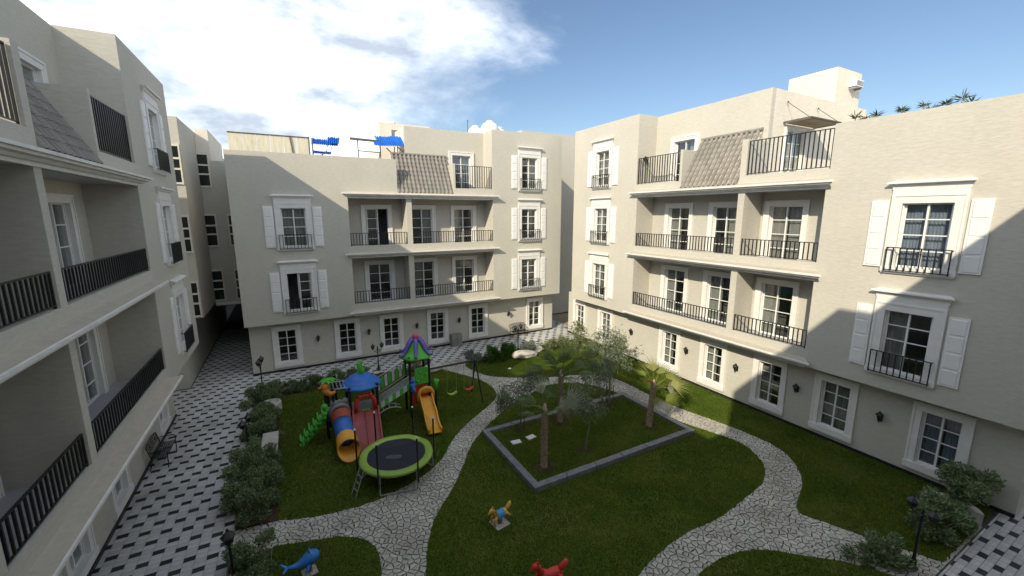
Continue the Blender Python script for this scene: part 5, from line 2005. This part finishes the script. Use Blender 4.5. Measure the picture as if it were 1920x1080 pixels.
# panels
yf = RT[1] - .46 - PO.y


def panel(x0, x1, z0, z1, y_, mat, name='panel', nubs=0):
    mb = MB()
    n = 10
    mb.box(c[0] + x0, c[0] + x1, y_ - .025, y_ + .025, z0, z1)
    for k in range(nubs):
        mb.ball((c[0] + x0 + (x1 - x0) * (.2 + .6 * ((k * 7) % 5) / 4), y_ - .03, z0 + (z1 - z0) * (.2 + .6 * k / max(1, nubs - 1))), .055, 7)
    mb.tube([(c[0] + x0, y_, z1), (c[0] + (x0 + x1) / 2, y_, z1 + .03), (c[0] + x1, y_, z1)], .03, 7)
    return pm(mb, name, mat)


panel(-.22, .34, 1.42, 2.08, yf, 'green', nubs=4)
panel(-.33, .33, .55, 1.30, yf + .1, 'scarlet')
panel(-.36, .30, 2.05, 2.36, RT[1] + .4 - PO.y, 'orange', nubs=3)
pm(MB().box(c[0] + .42, c[0] + .47, yf + .1, yf + .7, .5, 1.5), 'panel', 'blue')
mb = MB()
e0 = Vector((c[0] - .34, yf - .08, 1.44))
mb.ball(e0, .13, 9)
mb.ball(e0 + Vector((0, 0, .2)), .09, 8)
mb.tube([e0 + Vector((0, -.1, 0)), e0 + Vector((.02, -.16, -.16)), e0 + Vector((.08, -.14, -.26))], [.06, .045, .03], 7)
mb.ball(e0 + Vector((.02, 0, -.2)), .11, 8)
pm(mb, 'figure_ornament', 'blue', smooth=True)
mb = MB()
mb.tube([W_(5.0, 16.12, 1.0), W_(5.0, 16.1, 1.3), W_(4.95, 16.08, 1.5)], [.09, .10, .05], 8)
mb.ball(W_(5.08, 16.1, 1.38), .08, 8)
pm(mb, 'leaf_ornament', 'green', smooth=True)
# yellow slide with hood
p0, p1 = Vector(W_(4.52, 15.98, .80)), Vector(W_(4.36, 14.55, .20))
path_ = [p0 + Vector((0, .22, .02)), p0, p0.lerp(p1, .25) - Vector((0, 0, .06)), p0.lerp(p1, .5) - Vector((-.02, 0, .05)), p0.lerp(p1, .78) - Vector((0, 0, .06)), p1 - Vector((0, 0, .03)), p1 + Vector((-.04, -.38, -.05))]
sl2 = pm(chute(MB(), path_, .22, .16), 'slide', 'yellow')
mb = MB()
yy = p0.y + .02
mb.tube([(p0.x - .30, yy, .62), (p0.x - .30, yy, 1.0), (p0.x - .2, yy, 1.16), (p0.x, yy, 1.23), (p0.x + .2, yy, 1.16), (p0.x + .30, yy, 1.0), (p0.x + .30, yy, .62)], .085, 9)
mb.box(p0.x - .27, p0.x + .27, yy - .05, yy + .05, 1.02, 1.17)
pm(mb, 'slide_hood', 'yellow', sl2, True)
# bridge: climbs from the low deck to the high deck
bl, br = Vector(W_(2.55, 16.4, .80)), Vector(W_(3.92, 16.45, 1.42))
nbp = 9
for k in range(nbp):
    f = (k + .5) / nbp
    p = bl.lerp(br, f)
    dx = (br - bl).x / nbp * .46
    mb = MB()
    mb.bar(p - (br - bl) / nbp * .46, p + (br - bl) / nbp * .46, .62, .035)
    pm(mb, 'plank', 'grey')
    for sy, zz in ((-.36, -.02), (.36, .52)):
        q = p + Vector((0, sy, zz))
        h2 = .12 if sy < 0 else .24
        mb = MB()
        e = (br - bl) / nbp * (.5 if sy < 0 else .36)
        vs = [q - e - Vector((0, .02, h2)), q + e - Vector((0, .02, h2)), q + e + Vector((0, -.02, h2)), q - e + Vector((0, -.02, h2))]
        vs += [v + Vector((0, .04, 0)) for v in vs]
        mb.add(vs, [(3, 2, 1, 0), (4, 5, 6, 7), (0, 1, 5, 4), (1, 2, 6, 5), (2, 3, 7, 6), (3, 0, 4, 7)])
        pm(mb, 'side_board', 'green' if k % 2 == 0 else 'white')
for sy in (-.36, .36):
    for zz in ((.42, .16) if sy < 0 else (.20, .86)):
        pm(MB().tube([bl + Vector((0, sy, zz)), bl.lerp(br, .5) + Vector((0, sy, zz - .02)), br + Vector((0, sy, zz))], .02, 6), 'handrail', 'grey_metal')
mb = MB()
for k in range(1, 14):
    p = bl.lerp(br, k / 14) + Vector((0, -.36, 0))
    mb.tube([p + Vector((0, 0, .1)), p + Vector((0, 0, .42))], .009, 5)
pm(mb, 'bridge_bars', 'grey_metal')
# grey arched climber under the bridge
for yy in (15.75, 16.1):
    pm(MB().tube([W_(3.05 + .75 * math.cos(a), yy, .9 * math.sin(a) * .9) for a in [R_(60 + i * 12) for i in range(11)]], .022, 6), 'climber_rail', 'grey_metal')
for k in range(6):
    a = R_(75 + k * 19)
    pm(MB().tube([W_(3.05 + .75 * math.cos(a), 15.75, .81 * math.sin(a)), W_(3.05 + .75 * math.cos(a), 16.1, .81 * math.sin(a))], .016, 6), 'rung', 'grey_metal')

# ------------------------------------------------------------------ swings
sw = thing('swing_set', 'black A-frame swing beam with a yellow and a red swing seat', 'swing', (5.9, 16.58, .03))
ap = (1.12, 0, 1.80)
MB().tube([(-1.14, -.06, 1.80), ap], .045, 8).build('beam', 'black_metal', sw)
for sy in (-.68, .68):
    MB().tube([(1.20, sy, -.05), (1.12, 0, 1.82)], .04, 8).build('leg', 'black_metal', sw)


def swing(x, z, mat, wd, rope):
    mb = MB()
    n = 10
    vs, fs = [], []
    for k in range(n + 1):
        f = k / n
        xx = -wd / 2 + wd * f
        zz = .10 * (2 * f - 1) ** 2
        vs += [(xx, -.09, zz), (xx, .09, zz), (xx, .09, zz - .03), (xx, -.09, zz - .03)]
    for k in range(n):
        a = 4 * k
        fs += [(a, a + 4, a + 5, a + 1), (a + 2, a + 6, a + 7, a + 3), (a + 1, a + 5, a + 6, a + 2), (a + 3, a + 7, a + 4, a)]
    fs += [(0, 1, 2, 3), (4 * n + 3, 4 * n + 2, 4 * n + 1, 4 * n)]
    mb.add(vs, fs)
    so_ = mb.build('swing_seat', 'plastic_' + mat, sw, (x, 0, z))
    for s in (-1, 1):
        MB().tube([(s * wd / 2, 0, .09), (s * wd / 2 * .95, 0, 1.78 - z)], .010, 5).build('rope', rope, so_)


swing(-.02, .42, 'lime', .44, 'plastic_lime')
swing(.78, .48, 'scarlet', .44, 'grey_metal')

# ------------------------------------------------------------------ trampoline
tr_ = thing('trampoline', 'round trampoline with black mat, lime green pad and netted poles', 'trampoline', (2.5, 12.55, .03))
TZ, TR = .70, 1.16
MB().lathe([(TR * .80, TZ - .012), (TR * .80, TZ)], 40).build('jumping_mat', 'mat_black', tr_)
mb = MB()
n = 48
pr = [(TR * .785, .006), (TR * .80, .035), (TR * .98, .04), (TR, .0), (TR * .99, -.07), (TR * .80, -.02)]
vs, fs = [], []
for k in range(n):
    a = 2 * math.pi * k / n
    wv = 1 + .006 * math.sin(8 * a)
    for (r, z) in pr:
        vs.append((r * wv * math.cos(a), r * wv * math.sin(a), TZ + z + .006 * math.sin(8 * a)))
m_ = len(pr)
for k in range(n):
    k2 = (k + 1) % n
    for j in range(m_):
        j2 = (j + 1) % m_
        fs.append((k * m_ + j, k2 * m_ + j, k2 * m_ + j2, k * m_ + j2))
mb.add(vs, fs)
mb.build('edge_pad', 'plastic_lime', tr_, smooth=True)
em = MB()
for (ex, er) in ((-.15, .05), (-.05, .05), (.05, .05), (.15, .05)):
    em.tube([(ex + er * math.cos(a), er * 1.0 * math.sin(a), TZ + .006) for a in [i * math.pi / 5 for i in range(11)]], .009, 4, False)
em.tube([(.24 * math.cos(a), .10 * math.sin(a), TZ + .005) for a in [i * math.pi / 10 for i in range(21)]], .006, 4, False)
em.build('emblem', 'emblem_grey', tr_, (-.12, -.12, 0), (0, 0, R_(-20)))
for k in range(3):
    a = R_(-100 + 120 * k)
    q = []
    for s in (-.5, .5):
        q.append((TR * .97 * math.cos(a + s), TR * .97 * math.sin(a + s)))
    MB().tube([(q[0][0], q[0][1], TZ - .05), (q[0][0] * 1.03, q[0][1] * 1.03, .05), (q[0][0] * 1.0, q[0][1] * 1.0, .02), (q[1][0], q[1][1], .02), (q[1][0] * 1.03, q[1][1] * 1.03, .05), (q[1][0], q[1][1], TZ - .05)], .024, 7).build('leg', 'grey_metal', tr_)
    for s in (-.5, .5):
        x_, y_ = TR * 1.04 * math.cos(a + s), TR * 1.04 * math.sin(a + s)
        po = MB().tube([(x_, y_, TZ * .4), (x_, y_, TZ + 1.02)], .028, 7).build('net_pole', 'black_metal', tr_)
        MB().ball((x_, y_, TZ + 1.05), .035, 7).build('pole_cap', 'tank_white', po)
nm = MB()
nn = 36
vs = []
for k in range(nn):
    a = 2 * math.pi * k / nn
    vs += [(TR * .99 * math.cos(a), TR * .99 * math.sin(a), TZ + .05), (TR * 1.01 * math.cos(a), TR * 1.01 * math.sin(a), TZ + .95)]
nm.add(vs, [(2 * k, 2 * ((k + 1) % nn), 2 * ((k + 1) % nn) + 1, 2 * k + 1) for k in range(nn)])
nm.build('safety_net', 'net', tr_)
la = MB()
a = R_(195)
b0 = Vector((TR * math.cos(a), TR * math.sin(a), TZ))
b1 = Vector((TR * 1.32 * math.cos(a) + .05, TR * 1.32 * math.sin(a) - .1, 0))
sd_ = Vector((-math.sin(a), math.cos(a), 0)) * .14
for s in (-1, 1):
    la.tube([b0 + sd_ * s, b1 + sd_ * s], .016, 6)
for f in (.25, .5, .75):
    la.tube([b0.lerp(b1, f) - sd_, b0.lerp(b1, f) + sd_], .014, 6)
la.build('ladder', 'grey_metal', tr_)

# ------------------------------------------------------------------ spring riders
def spring(t, z0, z1, mat='rust_steel', r=.09, x=0, y=0):
    pts_ = []
    for i in range(41):
        a = i * math.pi / 4
        pts_.append((x + r * math.cos(a), y + r * math.sin(a), z0 + (z1 - z0) * i / 40))
    return MB().tube(pts_, .016, 5).build('spring', mat, t)


def skinbody(name, mat, t, pts_, rad, n=12, flat=1.0, extra=()):
    mb = MB()
    mb.tube(pts_, rad, n, True, flat)
    for e in extra:
        e(mb)
    return mb.build(name, 'plastic_' + mat, t, smooth=True)


# blue whale
t = thing('spring_rider', 'blue plastic whale spring rider on the lower left lawn', 'spring rider', (-.22, 9.72, .03), R_(12))
t.scale = (.66, .66, .66)
MB().box(-.24, .24, -.22, .22, -.02, .05).build('base_plate', 'concrete', t)
spring(t, .05, .34)


def whale_fins(mb):
    for s in (-1, 1):
        mb.add([(.05, s * .17, .50), (-.10, s * .20, .50), (-.20, s * .36, .34), (-.12, s * .34, .33), (.05, s * .17, .46), (-.10, s * .20, .46), (-.20, s * .36, .31), (-.12, s * .34, .30)],
               [(0, 1, 2, 3), (7, 6, 5, 4), (0, 4, 5, 1), (1, 5, 6, 2), (2, 6, 7, 3), (3, 7, 4, 0)])
        mb.tube([(-.66, 0, .60), (-.74, s * .08, .63), (-.83, s * .20, .66), (-.86, s * .24, .655)], [.06, .055, .04, .012], 8, True, .45)


skinbody('body', 'whale', t, [(.36, 0, .55), (.34, 0, .56), (.27, 0, .58), (.15, 0, .60), (0, 0, .58), (-.18, 0, .52), (-.36, 0, .50), (-.52, 0, .53), (-.68, 0, .60)], [.02, .11, .19, .225, .22, .17, .115, .08, .055], 14, 1.0, (whale_fins,))
for s in (-1, 1):
    MB().ball((.24, s * .16, .66), .026, 7).build('eye', 'tank_white', t)
MB().tube([(.08, -.18, .84), (.06, 0, .90), (.08, .18, .84)], .016, 6).tube([(.08, 0, .78), (.07, 0, .90)], .016, 6).build('handle', 'grey_metal', t)
MB().tube([(.02, 0, .80), (.02, -.02, .93), (-.05, -.03, .98)], [.02, .014, .006], 6).tube([(.02, 0, .80), (.05, .03, .95), (.13, .04, .98)], [.02, .014, .006], 6).build('spout', 'plastic_whale', t)

# yellow horse with a blue saddle
def horse(loc, rz, mat, label, saddle, legs=True):
    t = thing('spring_rider', label, 'spring rider', loc, rz)
    t.scale = (.62, .62, .62)
    MB().box(-.34, .34, -.34, .34, -.02, .05).build('base_plate', 'concrete', t)
    spring(t, .05, .30)

    def bits(mb):
        # neck and head
        mb.tube([(.20, 0, .50), (.30, 0, .66), (.36, 0, .80), (.42, 0, .86)], [.13, .10, .085, .08], 10)
        mb.tube([(.36, 0, .87), (.46, 0, .82), (.56, 0, .72), (.58, 0, .69)], [.085, .085, .06, .03], 10)
        for s in (-1, 1):
            mb.tube([(.36, s * .05, .92), (.35, s * .06, 1.0)], [.03, .008], 6)
            # curled front and rear legs
            mb.tube([(.22, s * .11, .46), (.34, s * .12, .36), (.36, s * .12, .18), (.30, s * .12, .12)], [.075, .06, .045, .04], 8)
            mb.tube([(-.24, s * .11, .48), (-.36, s * .12, .42), (-.42, s * .12, .30), (-.5, s * .12, .30)], [.085, .07, .05, .04], 8)
        # tail
        mb.tube([(-.32, 0, .56), (-.44, 0, .66), (-.54, 0, .78), (-.56, 0, .86)], [.09, .10, .09, .04], 9)

    skinbody('body', mat, t, [(.34, 0, .48), (.30, 0, .49), (.18, 0, .48), (0, 0, .44), (-.2, 0, .48), (-.33, 0, .54), (-.38, 0, .56)], [.03, .12, .16, .15, .165, .13, .03], 12, 1.0, (bits,))
    if saddle:
        mb = MB()
        n = 8
        vs, fs = [], []
        for i in range(5):
            x = -.17 + .34 * i / 4
            rr = .172 + .02 * abs(i - 2)
            for k in range(n + 1):
                a = R_(-20 + 220 * k / n)
                vs.append((x, rr * math.cos(a), .46 + (rr + .012 * abs(i - 2)) * math.sin(a)))
        for i in range(4):
            for k in range(n):
                a = i * (n + 1) + k
                fs.append((a, a + n + 1, a + n + 2, a + 1))
        mb.add(vs, fs)
        mb.build('saddle', 'plastic_' + saddle, t, smooth=True)
    MB().tube([(.30, -.2, .78), (.30, .2, .78)], .016, 6).build('handle', 'black_metal', t)
    mn = MB()
    for k in range(5):
        mn.ball((.27 + .03 * k, 0, .66 + .065 * k), .05, 7, (1, .5, 1))
    mn.build('mane', 'plastic_' + mat, t, smooth=True)
    return t


horse((4.45, 8.98, .03), R_(188), 'horse', 'yellow plastic horse spring rider with a blue saddle on the centre lawn', 'saddle')
horse((4.55, 6.7, .03), R_(165), 'scarlet', 'red plastic horse spring rider at the bottom edge of the centre lawn', None)

bpy.data.objects['spring_rider.002'].scale = (.74, .74, .74)
